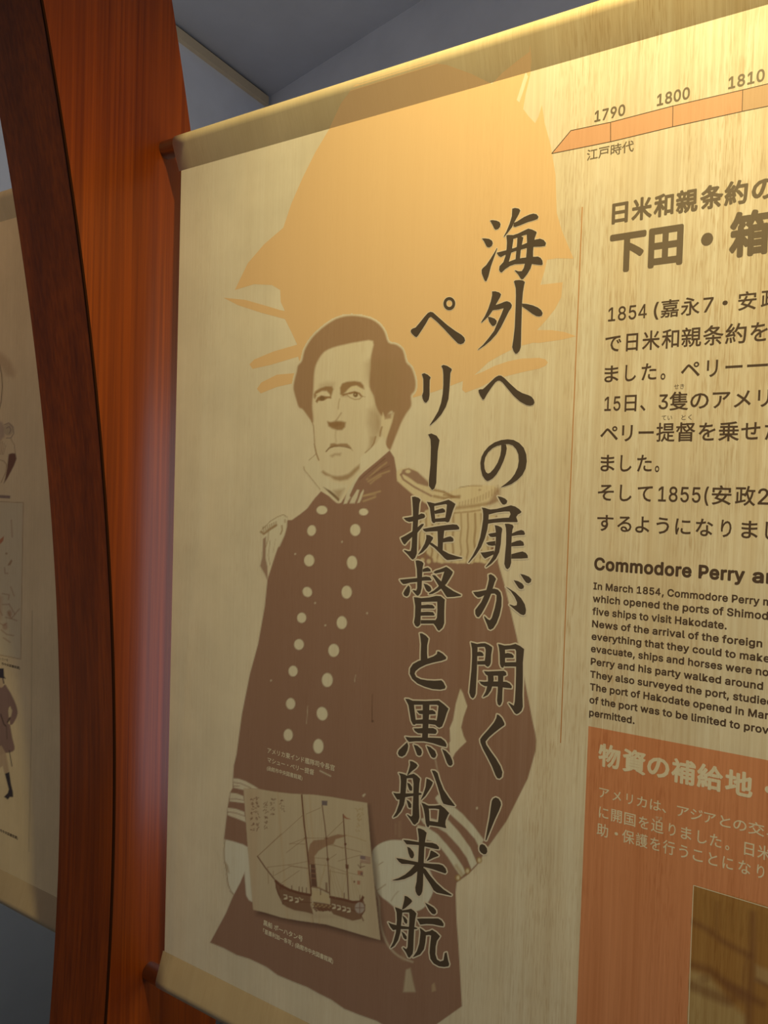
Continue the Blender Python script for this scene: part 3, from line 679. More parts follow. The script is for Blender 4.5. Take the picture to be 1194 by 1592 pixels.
# --- the ship picture
def paint_ship(P, outline=False):
    T = lambda pts: crop((375, 1220), 5.307, pts)
    L = lambda q, w, col=(0.24, 0.12, 0.08), a=0.8: P.line(T(q), w, col, a, 1.1)
    paper = T([(20, 28), (160, 38), (280, 58), (400, 72), (500, 78), (600, 82), (740, 100), (900, 128), (1040, 150), (1052, 300), (1072, 560), (1085, 700), (1100, 850), (1125, 1080), (1148, 1280),
               (1000, 1240), (850, 1195), (700, 1152), (600, 1138), (480, 1122), (330, 1095), (200, 1055), (100, 1030), (90, 920), (72, 720), (55, 520), (38, 280)])
    P.poly(paper, (0.62, 0.52, 0.40), 1.0, 1.4)
    if outline: return
    P.poly(T([(30, 40), (150, 40), (130, 1040), (105, 1030)]), (0.60, 0.44, 0.32), 0.5, 12)
    P.poly(T([(1060, 500), (1090, 700), (1148, 1280), (1060, 1250)]), (0.55, 0.42, 0.32), 0.45, 12)
    for x in (300, 495, 560, 1075): P.line(T([(x, 60), (x + 90, 1180)]), 2.5, (0.56, 0.38, 0.22), 0.35, 3)
    P.line(T([(500, 80), (595, 1135)]), 1.2, (0.40, 0.26, 0.16), 0.6)
    D1, D2 = (0.20, 0.085, 0.055), (0.27, 0.155, 0.105)
    # waves
    P.poly(T([(340, 985), (600, 1060), (760, 1070), (900, 1120), (1010, 1130), (960, 1140), (800, 1100), (600, 1100), (420, 1040)]), (0.50, 0.37, 0.28), 0.4, 6)
    # smoke and funnel
    P.poly(T([(560, 660), (552, 560), (568, 490), (600, 458), (680, 450), (740, 425), (800, 408), (870, 418), (840, 432), (780, 450), (760, 490), (720, 500), (680, 520), (640, 545), (605, 590), (608, 660)]), (0.36, 0.20, 0.13), 0.85, 2)
    P.line(T([(860, 415), (940, 435), (1030, 465)]), 1.4, (0.5, 0.35, 0.2), 0.6)
    P.poly(T([(572, 655), (610, 655), (628, 845), (578, 838)]), (0.17, 0.08, 0.06), 0.95, 1.5)
    for y in (690, 730, 770): P.line(T([(575, y), (618, y + 4)]), 1.2, (0.40, 0.22, 0.15), 0.8)
    # hull
    P.poly(T([(283, 798), (330, 832), (400, 868), (480, 893), (572, 908), (572, 990), (595, 1068), (530, 1050), (440, 1035), (380, 1010), (340, 985), (338, 950), (305, 905), (288, 850)]), D2, 1.0, 1.6)
    P.poly(T([(595, 965), (735, 985), (735, 930), (850, 948), (920, 965), (985, 962), (1005, 940), (1020, 990), (1018, 1040), (995, 1075), (990, 1108), (920, 1122), (840, 1095), (760, 1068), (740, 1040), (650, 1045), (600, 1010)]), D2, 1.0, 1.6)
    L([(285, 795), (330, 832), (400, 868), (480, 893), (572, 910)], 4.0, D1, 0.95); L([(732, 925), (850, 948), (920, 968), (985, 965), (1005, 930)], 4.0, D1, 0.95)
    L([(345, 955), (420, 965), (500, 968), (580, 972)], 1.2, D1); L([(590, 990), (700, 1000), (900, 1030), (1000, 1060)], 1.2, D1)
    L([(285, 800), (290, 850), (310, 905), (345, 980)], 2, D1); L([(1020, 990), (1018, 1040), (990, 1080), (1008, 1120)], 2, D1)
    P.poly(T([(578, 868), (650, 880), (725, 908), (732, 988), (660, 965), (590, 955)]), (0.64, 0.52, 0.36), 1.0, 1.4)
    L([(578, 840), (640, 850), (720, 890)], 2.5, D2, 0.8); L([(735, 700), (728, 905)], 1, D2)
    P.poly(T([(695, 805), (712, 808), (715, 890), (695, 880)]), D2, 0.8, 1.4)
    for i in range(9): P.ell(*T([(600 + i * 17, 985 + (i % 2) * 14 + i * 2)])[0], 1.6, 1.2, (0.50, 0.36, 0.2), 0.9, 1)
    for i in range(14): P.ell(*T([(600 + i * 11, 1015 + (i * 7) % 5 * 6)])[0], 1.8, 1.5, D1, 0.8, 1)
    for x, y in ((367, 930), (412, 945), (460, 957), (766, 1008), (808, 1018), (850, 1028), (888, 1038)):
        L([(x - 14, y - 22), (x + 8, y - 18), (x + 12, y + 8), (x - 12, y + 12)], 1.5, (0.74, 0.66, 0.54), 0.9); P.ell(*T([(x, y + 8)])[0], 2.2, 1.5, (0.74, 0.66, 0.54), 0.9, 1)
    L([(480, 930), (500, 950), (510, 945)], 1.6, (0.7, 0.6, 0.45), 0.8)
    P.ell(*T([(978, 1015)])[0], 7.4, 8.6, (0.48, 0.40, 0.39), 1.0, 1.5); L([(978, 975), (978, 1058)], 1.1, D1); L([(942, 1015), (1016, 1015)], 1.1, D1)
    for x in (320, 330, 345, 418, 478, 505, 538, 655, 850, 980, 1000): L([(x, 840 + (x - 320) * .14 - 20), (x, 860 + (x - 320) * .14)], 1.5, D1)
    # masts and bowsprit
    L([(500, 85), (520, 330), (535, 440), (560, 680), (578, 900)], 2.2, D1, 0.95); L([(668, 170), (690, 330), (702, 440), (716, 640), (732, 910)], 1.5, D1, 0.9)
    L([(842, 245), (858, 500), (872, 680), (887, 945)], 1.8, D1, 0.9); L([(135, 590), (200, 685), (255, 755), (300, 810)], 1.9, D1, 0.9)
    P.ell(*T([(714, 615)])[0], 2, 2.5, D1, 1); P.ell(*T([(860, 490)])[0], 1.8, 2, D1, 1); P.poly(T([(860, 655), (888, 660), (886, 695), (862, 690)]), D1, .9, 1.2); P.ell(*T([(533, 440)])[0], 2, 1.5, D1, 1); P.ell(*T([(702, 440)])[0], 2, 1.5, D1, 1)
    R_ = (0.36, 0.22, 0.14)
    for q in ([(135, 590), (510, 250)], [(135, 590), (330, 405)], [(220, 680), (430, 655), (545, 632)], [(270, 750), (410, 672), (550, 692)], [(320, 820), (480, 708)], [(400, 485), (545, 490)], [(375, 560), (450, 500), (535, 440)],
              [(400, 490), (530, 438)], [(702, 435), (842, 300)], [(540, 240), (655, 190)], [(710, 492), (850, 520), (990, 556)], [(722, 615), (785, 572)], [(800, 630), (982, 580)], [(560, 650), (720, 668), (870, 722), (1012, 755)],
              [(720, 710), (880, 740)], [(535, 440), (700, 440)], [(218, 680), (225, 815)], [(560, 600), (710, 610)], [(730, 480), (840, 525)], [(265, 715), (265, 750)], [(385, 665), (560, 690)]): L(q, 0.9, R_, 0.75)
    Y_ = (0.50, 0.36, 0.20)
    for q in ([(725, 660), (780, 930)], [(745, 680), (810, 930)], [(760, 690), (845, 930)], [(735, 690), (745, 920)], [(870, 720), (830, 930)], [(905, 760), (935, 940)], [(915, 770), (965, 940)], [(930, 790), (985, 930)], [(880, 700), (905, 940)], [(520, 100), (535, 400)],
              [(535, 240), (560, 480)], [(700, 640), (640, 850)], [(690, 700), (650, 850)]): L(q, 1.0, Y_, 0.5)
    # flags
    P.poly(T([(664, 130), (712, 133), (710, 172), (666, 168)]), (0.17, 0.13, 0.16), 0.9, 1.2)
    P.poly(T([(982, 583), (1066, 595), (1066, 655), (984, 642)]), (0.55, 0.42, 0.36), 0.9, 1.2); P.poly(T([(982, 583), (1025, 588), (1025, 618), (983, 612)]), (0.24, 0.17, 0.20), 0.9, 1.2)
    for k in range(5): L([(984 if k > 2 else 1026, 592 + k * 12), (1066, 602 + k * 12)], 1.0, (0.34, 0.17, 0.13), 0.8)
    L([(985, 645), (985, 690), (965, 660)], 1.2, D1); L([(985, 680), (1020, 672)], 1.2, D1)
    P.poly(T([(960, 707), (1004, 712), (1004, 748), (962, 740)]), (0.46, 0.22, 0.15), 0.9, 1.4); P.poly(T([(985, 720), (1004, 722), (1004, 748), (985, 745)]), (0.2, 0.14, 0.16), 0.7, 1.2)
    P.poly(T([(957, 790), (982, 793), (980, 825), (957, 822)]), (0.46, 0.20, 0.14), 0.85, 1.4); P.ell(*T([(934, 800)])[0], 1.2, 1.5, D1, 1)
    P.poly(T([(843, 243), (870, 270), (908, 285), (870, 283), (846, 272)]), (0.40, 0.16, 0.10), 0.9, 1.2)
    # faded brush jottings along the top: unreadable dashes
    rnd = random.Random(11)
    for x, y0, y1, col in ((337, 115, 220, D1), (262, 108, 255, D1), (205, 130, 350, D1), (132, 100, 360, D1), (92, 105, 360, D1), (960, 200, 385, Y_), (988, 195, 300, Y_)):
        y = y0
        while y < y1:
            for k in range(4):
                a = rnd.uniform(-14, 14); b = rnd.uniform(-4, 22)
                L([(x + a, y + b), (x + a + rnd.uniform(-13, 13), y + b + rnd.uniform(-3, 14))], 1.1, col, 0.75)
            y += 38 if y < y0 + 40 else 44
P3 = Painter(376, 1222, 596, 1466, 1.0); PM = Painter(376, 1222, 596, 1466, 1.0)
paint_officer(P3); paint_ship(P3); paint_ship(PM, True)
ps = P3.build('ship_picture_print', banner, 4, None, PM.a); ps['label'] = 'sepia drawing of a steam and sail ship'

# ------------------------------------------------------------------ big vertical brush lettering
KS = 9.95
GLYPHS = {
 'right': [
  ((740, 320), KS, 0.9, [
   [(218,228),(255,220),(320,230),(365,250),(382,285),(375,325),(345,360),(305,372),(285,355),(255,295)],
   [(92,505),(140,503),(205,512),(250,540),(262,580),(248,620),(210,645),(175,640),(155,610),(125,550)],
   [(325,650),(330,665),(285,790),(235,930),(195,1090),(165,1165),(140,1165),(118,1120),(90,1045),(88,990),(105,965),(160,915),(225,820),(290,715)],
   [(562,45),(605,32),(665,45),(688,72),(665,130),(600,245),(560,330),(500,410),(440,482),(430,475),(470,400),(520,280),(555,160)],
   [(590,262),(640,240),(740,175),(830,135),(890,120),(940,132),(968,170),(955,205),(900,225),(800,255),(690,300),(610,328),(575,320)],
   [(470,460),(490,450),(570,452),(585,470),(575,560),(560,660),(545,740),(510,865),(600,830),(720,805),(880,790),(960,785),(1000,805),(1030,850),(1035,905),(1015,918),(930,910),(870,900),(760,895),(600,905),(530,930),(460,975),(400,1032),(375,1025),(358,990),(365,935),(425,870),(455,780),(475,660),(480,560)],
   [(570,455),(650,430),(740,385),(810,352),(870,368),(935,400),(940,420),(910,500),(895,600),(885,700),(885,790),(868,900),(845,970),(800,1050),(735,1130),(710,1140),(690,1125),(650,1060),(600,1005),(605,995),(660,1012),(710,1010),(740,960),(755,895),(775,800),(785,700),(790,560),(785,445),(740,458),(650,490),(570,515)],
   [(320,725),(400,705),(480,685),(600,650),(700,610),(800,570),(910,525),(990,508),(1050,530),(1085,575),(1075,620),(1010,632),(890,635),(780,655),(690,680),(600,705),(520,735),(440,765),(385,795),(350,775)],
   [(640,490),(700,472),(735,490),(720,560),(695,690),(680,840),(610,850),(625,690),(638,560)]]),
  ((735, 430), KS, 0.9, [
   [(300,230),(350,228),(410,245),(440,275),(425,320),(390,380),(355,440),(430,415),(490,390),(530,380),(580,400),(607,440),(600,480),(565,530),(510,640),(440,780),(370,890),(280,990),(190,1065),(90,1132),(80,1128),(160,1055),(240,960),(330,840),(380,720),(440,590),(478,490),(400,510),(330,518),(310,525),(250,610),(200,660),(140,715),(130,705),(190,610),(240,500),(280,380),(300,290)],
   [(235,622),(280,628),(340,650),(372,685),(368,725),(345,755),(310,768),(285,745),(250,690)],
   [(637,75),(660,58),(720,52),(780,62),(808,85),(795,140),(778,240),(765,400),(758,600),(752,800),(748,1000),(745,1090),(725,1150),(690,1190),(660,1195),(630,1150),(610,1090),(630,960),(650,780),(662,500),(668,300),(665,180),(650,120)],
   [(765,418),(830,422),(930,445),(1010,480),(1060,520),(1083,565),(1070,605),(1030,618),(985,612),(920,575),(840,515),(765,465)]]),
  ((735, 570), KS, 0.9, [
   [(90,360),(120,350),(155,350),(200,310),(280,230),(350,165),(400,138),(440,140),(490,175),(580,265),(690,365),(770,410),(860,440),(910,465),(945,510),(957,555),(940,590),(890,606),(830,595),(730,540),(630,450),(530,330),(460,245),(420,218),(390,218),(350,245),(290,325),(220,430),(185,495),(165,512),(150,505),(115,450),(92,395)]]),
  ((735, 660), KS, 0.9, [
   [(440,240),(540,228),(630,238),(720,285),(790,360),(828,460),(838,570),(820,680),(770,780),(690,860),(600,920),(520,950),(440,972),(440,965),(510,915),(590,845),(650,765),(695,665),(712,560),(705,460),(670,380),(620,325),(560,303),(500,303),(430,315)],
   [(440,240),(340,275),(250,335),(180,415),(135,500),(118,590),(125,690),(150,790),(190,850),(225,875),(265,862),(330,815),(270,745),(235,758),(205,735),(185,680),(178,600),(195,510),(240,430),(310,365),(380,330),(450,315)],
   [(440,310),(515,305),(528,370),(515,450),(480,560),(430,670),(370,770),(310,835),(250,870),(225,870),(230,760),(270,745),(330,680),(385,590),(425,480),(440,390)]]),
  ((720, 765), KS, 2.2, [
   [(535,65),(590,75),(650,100),(685,135),(675,175),(640,195),(610,190),(580,150)],
   [(290,240),(340,245),(420,275),(400,330),(390,480),(375,580),(340,710),(280,850),(200,970),(90,1095),(78,1090),(150,980),(220,840),(265,700),(290,560),(310,420),(312,300)],
   [(300,240),(420,270),(520,260),(620,235),(740,205),(810,225),(870,265),(905,305),(890,325),(850,345),(822,385),(845,450),(840,465),(760,465),(600,465),(470,475),(380,490),(385,425),(520,410),(620,400),(710,395),(735,340),(720,300),(640,300),(520,315),(405,345),(310,330)],
   [(490,512),(540,520),(595,548),(608,575),(595,650),(585,800),(560,930),(510,1030),(440,1105),(355,1165),(350,1155),(410,1080),(460,1000),(490,900),(505,780),(510,640),(500,560)],
   [(388,650),(420,640),(510,625),(510,690),(460,697),(420,690)],
   [(355,785),(400,770),(500,755),(500,825),(450,832),(390,820)],
   [(270,935),(340,930),(480,905),(480,960),(420,990),(340,1030),(310,1000)],
   [(645,490),(700,488),(765,505),(782,535),(765,580),(755,660),(748,800),(745,950),(745,1090),(725,1160),(690,1194),(660,1175),(638,1110),(650,960),(665,800),(668,640),(662,550)],
   [(755,640),(830,605),(900,585),(940,600),(958,640),(950,662),(850,665),(755,680)],
   [(750,785),(830,755),(885,745),(930,770),(945,815),(935,830),(850,835),(748,840)],
   [(748,960),(840,935),(920,918),(970,940),(1000,980),(1003,1020),(900,1028),(746,1030)]]),
  ((725, 880), KS, 2.2, [
   [(345,135),(380,125),(430,155),(462,200),(440,250),(415,330),(380,440),(340,540),(290,640),(240,730),(195,790),(165,785),(140,740),(138,680),(175,630),(230,560),(275,460),(310,370),(335,280),(350,200)],
   [(105,402),(180,395),(310,370),(430,348),(490,365),(530,410),(548,490),(545,620),(515,760),(470,880),(420,960),(375,985),(345,970),(320,900),(275,790),(280,770),(330,820),(365,838),(395,800),(440,650),(465,530),(468,450),(440,425),(400,425),(330,440),(270,455),(215,482),(180,485),(140,455)],
   [(610,318),(660,345),(760,410),(850,500),(905,590),(925,680),(915,740),(885,760),(840,745),(770,690),(665,598),(680,595),(740,615),(780,605),(785,560),(750,480),(690,390)],
   [(732,218),(800,232),(865,270),(893,310),(885,345),(850,357),(815,345),(780,295)],
   [(835,120),(900,135),(970,165),(1008,205),(1000,245),(965,268),(925,255),(885,200)]]),
  ((715, 990), KS, 2.2, [
   [(170,85),(210,95),(265,110),(275,180),(270,300),(265,500),(255,700),(245,880),(225,930),(200,952),(170,930),(145,860),(160,700),(180,500),(190,300),(188,180)],
   [(180,90),(260,112),(330,100),(390,98),(450,125),(500,160),(500,190),(485,280),(480,400),(465,440),(435,465),(405,450),(390,430),(270,430),(270,375),(385,370),(395,300),(400,200),(385,155),(330,155),(270,160),(230,150)],
   [(270,235),(310,228),(350,245),(370,280),(360,297),(270,297)],
   [(590,110),(640,120),(690,140),(700,220),(700,350),(700,400),(690,440),(670,480),(640,470),(620,420),(615,250),(605,170)],
   [(600,112),(690,135),(780,130),(860,108),(930,140),(995,190),(990,240),(975,400),(975,700),(970,900),(975,1080),(955,1140),(915,1180),(880,1197),(850,1180),(800,1100),(750,1025),(760,1020),(835,1065),(850,1000),(862,800),(868,600),(870,400),(870,220),(855,190),(780,190),(690,200)],
   [(690,260),(740,248),(800,262),(835,295),(830,325),(690,325)],
   [(690,395),(870,390),(870,460),(780,458),(690,460)],
   [(370,530),(440,535),(560,530),(680,525),(715,550),(722,590),(690,605),(560,600),(440,605),(400,580)],
   [(430,590),(520,590),(525,660),(510,740),(480,830),(430,900),(360,935),(355,930),(400,850),(430,740),(435,660)],
   [(590,595),(675,590),(670,700),(660,850),(655,1000),(635,1050),(610,1065),(585,1040),(575,980),(585,850),(590,700)],
   [(300,688),(380,695),(440,690),(590,690),(720,695),(770,720),(805,765),(800,795),(720,790),(600,770),(440,765),(380,760),(330,730)]]),
  ((730, 1100), KS, 2.2, [
   [(425,105),(455,115),(500,160),(540,240),(540,270),(470,320),(380,390),(300,460),(248,525),(260,575),(330,680),(410,790),(480,910),(510,1000),(500,1070),(465,1098),(430,1090),(400,1040),(350,910),(280,770),(210,640),(170,540),(165,490),(200,440),(290,340),(380,230),(415,160)]]),
  ((720, 1225), KS, 2.2, [
   [(445,200),(465,165),(505,145),(550,165),(582,215),(588,260),(560,340),(490,490),(420,660),(360,810),(345,808),(370,660),(410,450),(430,290)],
   [(250,930),(260,885),(295,866),(335,885),(370,935),(375,985),(355,1020),(320,1025),(280,1000),(255,965)]])],
 'left': [
  ((620, 450), KS, 0.9, [
   [(190,625),(215,605),(260,590),(320,520),(400,420),(450,365),(490,345),(530,355),(620,435),(750,550),(880,645),(970,700),(1015,745),(1027,790),(1005,830),(960,848),(915,835),(830,750),(700,610),(580,490),(500,425),(470,440),(420,530),(350,640),(300,715),(275,740),(245,725),(200,680),(185,650)]]
   + [[(783+92*math.cos(a),220+102*math.sin(a)),(783+92*math.cos(b),220+102*math.sin(b)),(783+46*math.cos(b),218+53*math.sin(b)),(783+46*math.cos(a),218+53*math.sin(a))] for a,b in [(k*math.pi/12,(k+1)*math.pi/12) for k in range(24)]]),
  ((625, 560), KS, 0.9, [
   [(308,215),(345,200),(400,225),(445,265),(430,310),(428,420),(428,540),(415,610),(385,650),(365,658),(340,640),(318,590),(312,545),(330,490),(332,380),(330,290)],
   [(610,90),(640,72),(700,88),(765,130),(772,150),(750,200),(745,300),(735,450),(720,600),(680,720),(610,840),(530,930),(440,1008),(432,1000),(490,910),(560,790),(605,660),(630,520),(640,380),(640,220),(632,140)]]),
  ((600, 300), 3.317, 0.9, [
   [(218,1245),(235,1240),(262,1252),(277,1275),(268,1330),(263,1420),(260,1495),(250,1525),(238,1532),(222,1510),(222,1480),(230,1400),(232,1310),(230,1270)]]),
  ((615, 765), KS, 2.2, [
   [(255,75),(300,70),(360,90),(388,120),(370,180),(360,300),(350,450),(340,600),(335,800),(330,950),(305,1015),(270,1045),(245,1030),(190,965),(128,905),(140,895),(200,915),(235,910),(248,850),(260,650),(270,450),(270,300),(262,150)],
   [(125,400),(200,390),(280,375),(350,355),(400,330),(445,340),(460,375),(445,400),(380,420),(280,450),(210,462),(160,440)],
   [(80,710),(140,680),(250,615),(340,545),(400,495),(435,490),(438,505),(390,570),(330,640),(250,700),(190,760),(145,812),(125,800),(100,760)],
   [(485,150),(540,158),(610,180),(600,230),(605,320),(615,420),(620,460),(590,480),(560,450),(545,350),(530,240)],
   [(490,150),(610,175),(700,155),(820,118),(880,150),(928,185),(915,220),(890,280),(860,380),(830,460),(800,468),(765,455),(620,462),(600,480),(570,470),(600,412),(680,405),(770,395),(785,300),(795,195),(780,185),(690,200),(600,215),(530,215)],
   [(600,290),(680,262),(730,250),(765,275),(770,310),(720,322),(610,338)],
   [(420,570),(500,555),(640,530),(780,510),(890,498),(950,505),(985,545),(985,575),(940,582),(800,590),(640,605),(530,610),(470,615),(440,600)],
   [(650,595),(755,590),(745,680),(735,780),(730,900),(650,900),(655,780)],
   [(735,720),(800,695),(850,685),(890,710),(900,745),(885,765),(800,770),(735,778)],
   [(475,660),(530,668),(580,700),(580,720),(550,770),(490,860),(420,930),(355,968),(352,960),(400,890),(450,800),(475,720)],
   [(530,775),(570,790),(640,840),(730,900),(830,955),(940,990),(1035,1015),(1030,1028),(900,1045),(800,1052),(760,1025),(690,950),(600,860),(530,810)]]),
  ((615, 870), KS, 2.2, [
   [(310,15),(350,10),(410,30),(435,60),(420,120),(410,280),(405,440),(385,520),(350,560),(325,550),(265,480),(275,470),(320,480),(335,440),(335,300),(330,150)],
   [(420,150),(460,130),(500,120),(540,150),(545,180),(420,190)],
   [(65,310),(160,300),(330,285),(470,260),(530,270),(558,310),(550,322),(420,325),(330,345),(230,355),(160,375),(120,378),(90,350)],
   [(200,395),(225,430),(225,490),(205,550),(175,572),(135,555),(120,520),(145,470)],
   [(435,370),(490,385),(540,420),(558,460),(540,490),(510,500),(480,480),(455,430)],
   [(585,195),(620,170),(700,145),(785,110),(840,145),(888,190),(880,220),(840,290),(790,370),(730,430),(650,490),(570,530),(515,535),(520,520),(590,480),(660,420),(710,330),(740,230),(755,185),(690,200),(620,215)],
   [(565,240),(610,240),(660,290),(720,350),(780,410),(900,490),(1015,545),(1010,560),(900,575),(800,580),(780,560),(730,480),(660,390),(600,290)],
   [(285,580),(340,585),(400,600),(400,700),(390,880),(385,1000),(360,1030),(335,1040),(305,1020),(285,970),(300,880),(305,720)],
   [(290,580),(400,595),(520,585),(630,560),(700,565),(765,620),(760,660),(755,800),(755,980),(730,1050),(675,1100),(655,1090),(620,1030),(590,990),(390,990),(390,935),(620,935),(640,900),(648,780),(645,650),(560,650),(400,655),(320,640)],
   [(395,705),(500,695),(570,700),(605,735),(600,755),(390,755)],
   [(395,810),(500,805),(580,812),(605,850),(600,865),(390,868)]]),
  ((610, 975), KS, 2.2, [
   [(425,95),(460,95),(520,130),(560,175),(555,210),(540,280),(538,400),(545,490),(540,540),(440,550),(440,420),(445,260),(435,160)],
   [(695,375),(720,375),(780,410),(835,465),(830,495),(760,520),(640,545),(520,580),(420,630),(360,680),(345,720),(370,770),(440,805),(540,822),(650,828),(760,822),(790,850),(825,920),(815,950),(740,965),(620,955),(500,920),(390,870),(310,800),(270,720),(275,640),(320,570),(400,525),(460,505),(560,480),(640,450),(690,415)]]),
  ((605, 1080), KS, 2.2, [
   [(250,62),(300,65),(360,90),(385,150),(395,250),(410,370),(420,440),(400,465),(370,460),(340,400),(320,280),(300,160)],
   [(255,65),(360,92),(560,98),(770,90),(850,150),(920,215),(890,290),(860,390),(820,490),(775,510),(740,490),(715,465),(600,450),(410,450),(400,390),(520,380),(610,385),(700,388),(735,400),(750,320),(765,170),(740,155),(600,155),(380,155),(310,150)],
   [(520,150),(625,150),(620,300),(610,450),(600,680),(510,680),(520,450),(520,300)],
   [(425,245),(520,240),(520,300),(470,295)], [(620,240),(670,235),(715,265),(722,300),(620,305)],
   [(380,520),(450,520),(520,515),(680,515),(730,540),(740,575),(720,605),(600,600),(450,595),(400,560)],
   [(250,650),(330,660),(510,660),(700,665),(800,670),(860,715),(890,770),(885,808),(800,790),(680,750),(540,720),(400,720),(310,730),(280,700)],
   [(280,735),(298,790),(285,860),(250,930),(200,960),(155,945),(135,905),(150,860),(210,800)],
   [(380,770),(440,790),(495,840),(510,890),(495,935),(465,945),(435,930),(410,860)],
   [(580,790),(640,810),(710,870),(732,930),(715,970),(685,978),(655,960),(620,890)],
   [(820,840),(880,870),(945,940),(980,1020),(985,1070),(960,1100),(925,1095),(895,1050),(860,950)]]),
  ((600, 1175), KS, 2.2, [
   [(370,80),(410,85),(470,120),(492,150),(470,185),(400,240),(340,300),(330,295),(355,220),(375,140)],
   [(200,265),(250,275),(310,295),(325,330),(315,480),(300,650),(280,760),(230,860),(170,930),(115,955),(112,948),(160,870),(205,740),(225,560),(232,400),(225,310)],
   [(240,280),(310,310),(370,292),(430,275),(480,305),(530,355),(520,420),(510,560),(510,760),(520,950),(500,1020),(450,1065),(425,1055),(380,985),(325,910),(335,905),(390,940),(412,920),(415,800),(425,600),(428,430),(415,345),(360,345),(290,350)],
   [(112,570),(160,580),(230,580),(420,580),(500,570),(550,575),(553,600),(500,610),(420,620),(300,640),(210,675),(175,675),(140,620)],
   [(330,415),(370,430),(405,480),(408,530),(390,542),(365,530),(345,480)], [(320,680),(360,700),(395,750),(395,795),(375,808),(350,795),(335,740)],
   [(630,350),(680,370),(728,410),(715,450),(670,530),(610,620),(545,685),(542,675),(580,590),(615,480)],
   [(710,225),(760,230),(800,265),(830,370),(890,520),(970,640),(1070,770),(1060,778),(960,760),(890,740),(860,680),(830,570),(790,440),(745,310)],
   [(550,722),(600,740),(655,775),(670,850),(675,980),(682,1060),(660,1105),(635,1095),(615,1030),(600,900),(580,800)],
   [(560,730),(660,770),(760,770),(845,760),(910,810),(980,885),(960,920),(925,1000),(920,1060),(935,1115),(920,1118),(850,1100),(760,1085),(680,1075),(670,1005),(740,1015),(805,1025),(815,940),(825,825),(760,815),(660,815),(600,800)]]),
  ((600, 1280), KS, 2.2, [
   [(490,75),(530,78),(590,105),(632,145),(620,200),(605,290),(595,400),(588,560),(580,750),(575,950),(565,1050),(545,1100),(515,1125),(485,1105),(460,1050),(455,990),(475,900),(485,760),(500,560),(510,350),(510,220),(500,140)],
   [(268,255),(350,262),(510,290),(620,295),(720,300),(785,325),(822,365),(822,400),(770,395),(600,355),(510,335),(320,322)],
   [(330,360),(375,380),(425,440),(438,490),(425,530),(400,542),(375,525),(350,460)], [(695,420),(720,425),(780,460),(815,490),(810,505),(740,530),(640,580),(632,575),(670,510)],
   [(160,535),(230,545),(350,570),(500,600),(600,615),(720,625),(820,630),(880,650),(925,700),(940,750),(920,775),(860,755),(730,710),(600,675),(480,650),(350,628),(245,625),(200,590)],
   [(450,640),(520,640),(500,730),(400,810),(290,860),(180,882),(105,882),(105,876),(200,845),(300,790),(380,720)],
   [(585,685),(620,715),(680,800),(780,920),(890,1020),(1020,1105),(1010,1118),(900,1095),(790,1070),(740,1035),(680,930),(620,840),(575,760)]]),
  ((595, 1385), KS, 2.2, [
   [(340,75),(380,85),(440,130),(458,160),(430,195),(350,265),(305,290),(300,280),(320,200),(335,130)],
   [(190,250),(240,265),(300,290),(305,340),(290,480),(275,640),(240,760),(180,850),(125,885),(120,878),(165,790),(205,640),(220,450),(215,330)],
   [(220,275),(300,300),(370,290),(440,275),(490,310),(522,350),(505,430),(490,560),(480,750),(475,900),(465,970),(420,1030),(395,1025),(360,950),(310,880),(320,872),(365,900),(385,870),(395,700),(410,500),(415,380),(410,335),(350,330),(250,340)],
   [(85,485),(140,510),(220,530),(400,555),(500,560),(540,575),(530,590),(400,592),(280,590),(160,605),(120,555)],
   [(305,380),(350,410),(382,455),(380,500),(360,508),(335,480)], [(290,625),(340,660),(372,705),(372,745),(350,750),(320,720)],
   [(655,180),(710,210),(785,255),(825,300),(828,340),(800,362),(765,352),(720,300)],
   [(530,430),(600,425),(750,425),(860,425),(910,455),(945,510),(940,545),(890,540),(780,515),(680,510),(580,520),(555,470)],
   [(575,570),(620,600),(670,640),(670,700),(660,800),(640,900),(580,980),(470,1028),(470,1020),(530,930),(565,820),(580,700),(585,640)],
   [(580,580),(660,635),(730,620),(765,600),(830,640),(888,700),(870,730),(840,770),(820,860),(815,980),(840,1060),(890,1090),(940,1075),(960,960),(990,950),(1010,1060),(1030,1130),(1020,1165),(950,1175),(870,1165),(790,1120),(740,1050),(725,950),(735,830),(750,690),(720,680),(650,690)]])]}
for colname in ('right', 'left'):
    for org, sc, r, polys in GLYPHS[colname]:
        ink, halo = Flat(7), Flat(5)
        for p in polys:
            q = crop(org, sc, p); halo.grow(q, r); ink.px(q)
        c = ink.build('brush_character', M_DARK, banner)
        h = halo.build('pale_outline', M_HALO, c); h['label'] = 'pale outline round the character'

# ------------------------------------------------------------------ set type
_cv = bpy.data.curves.new('type', 'FONT'); _ob = bpy.data.objects.new('type', _cv)
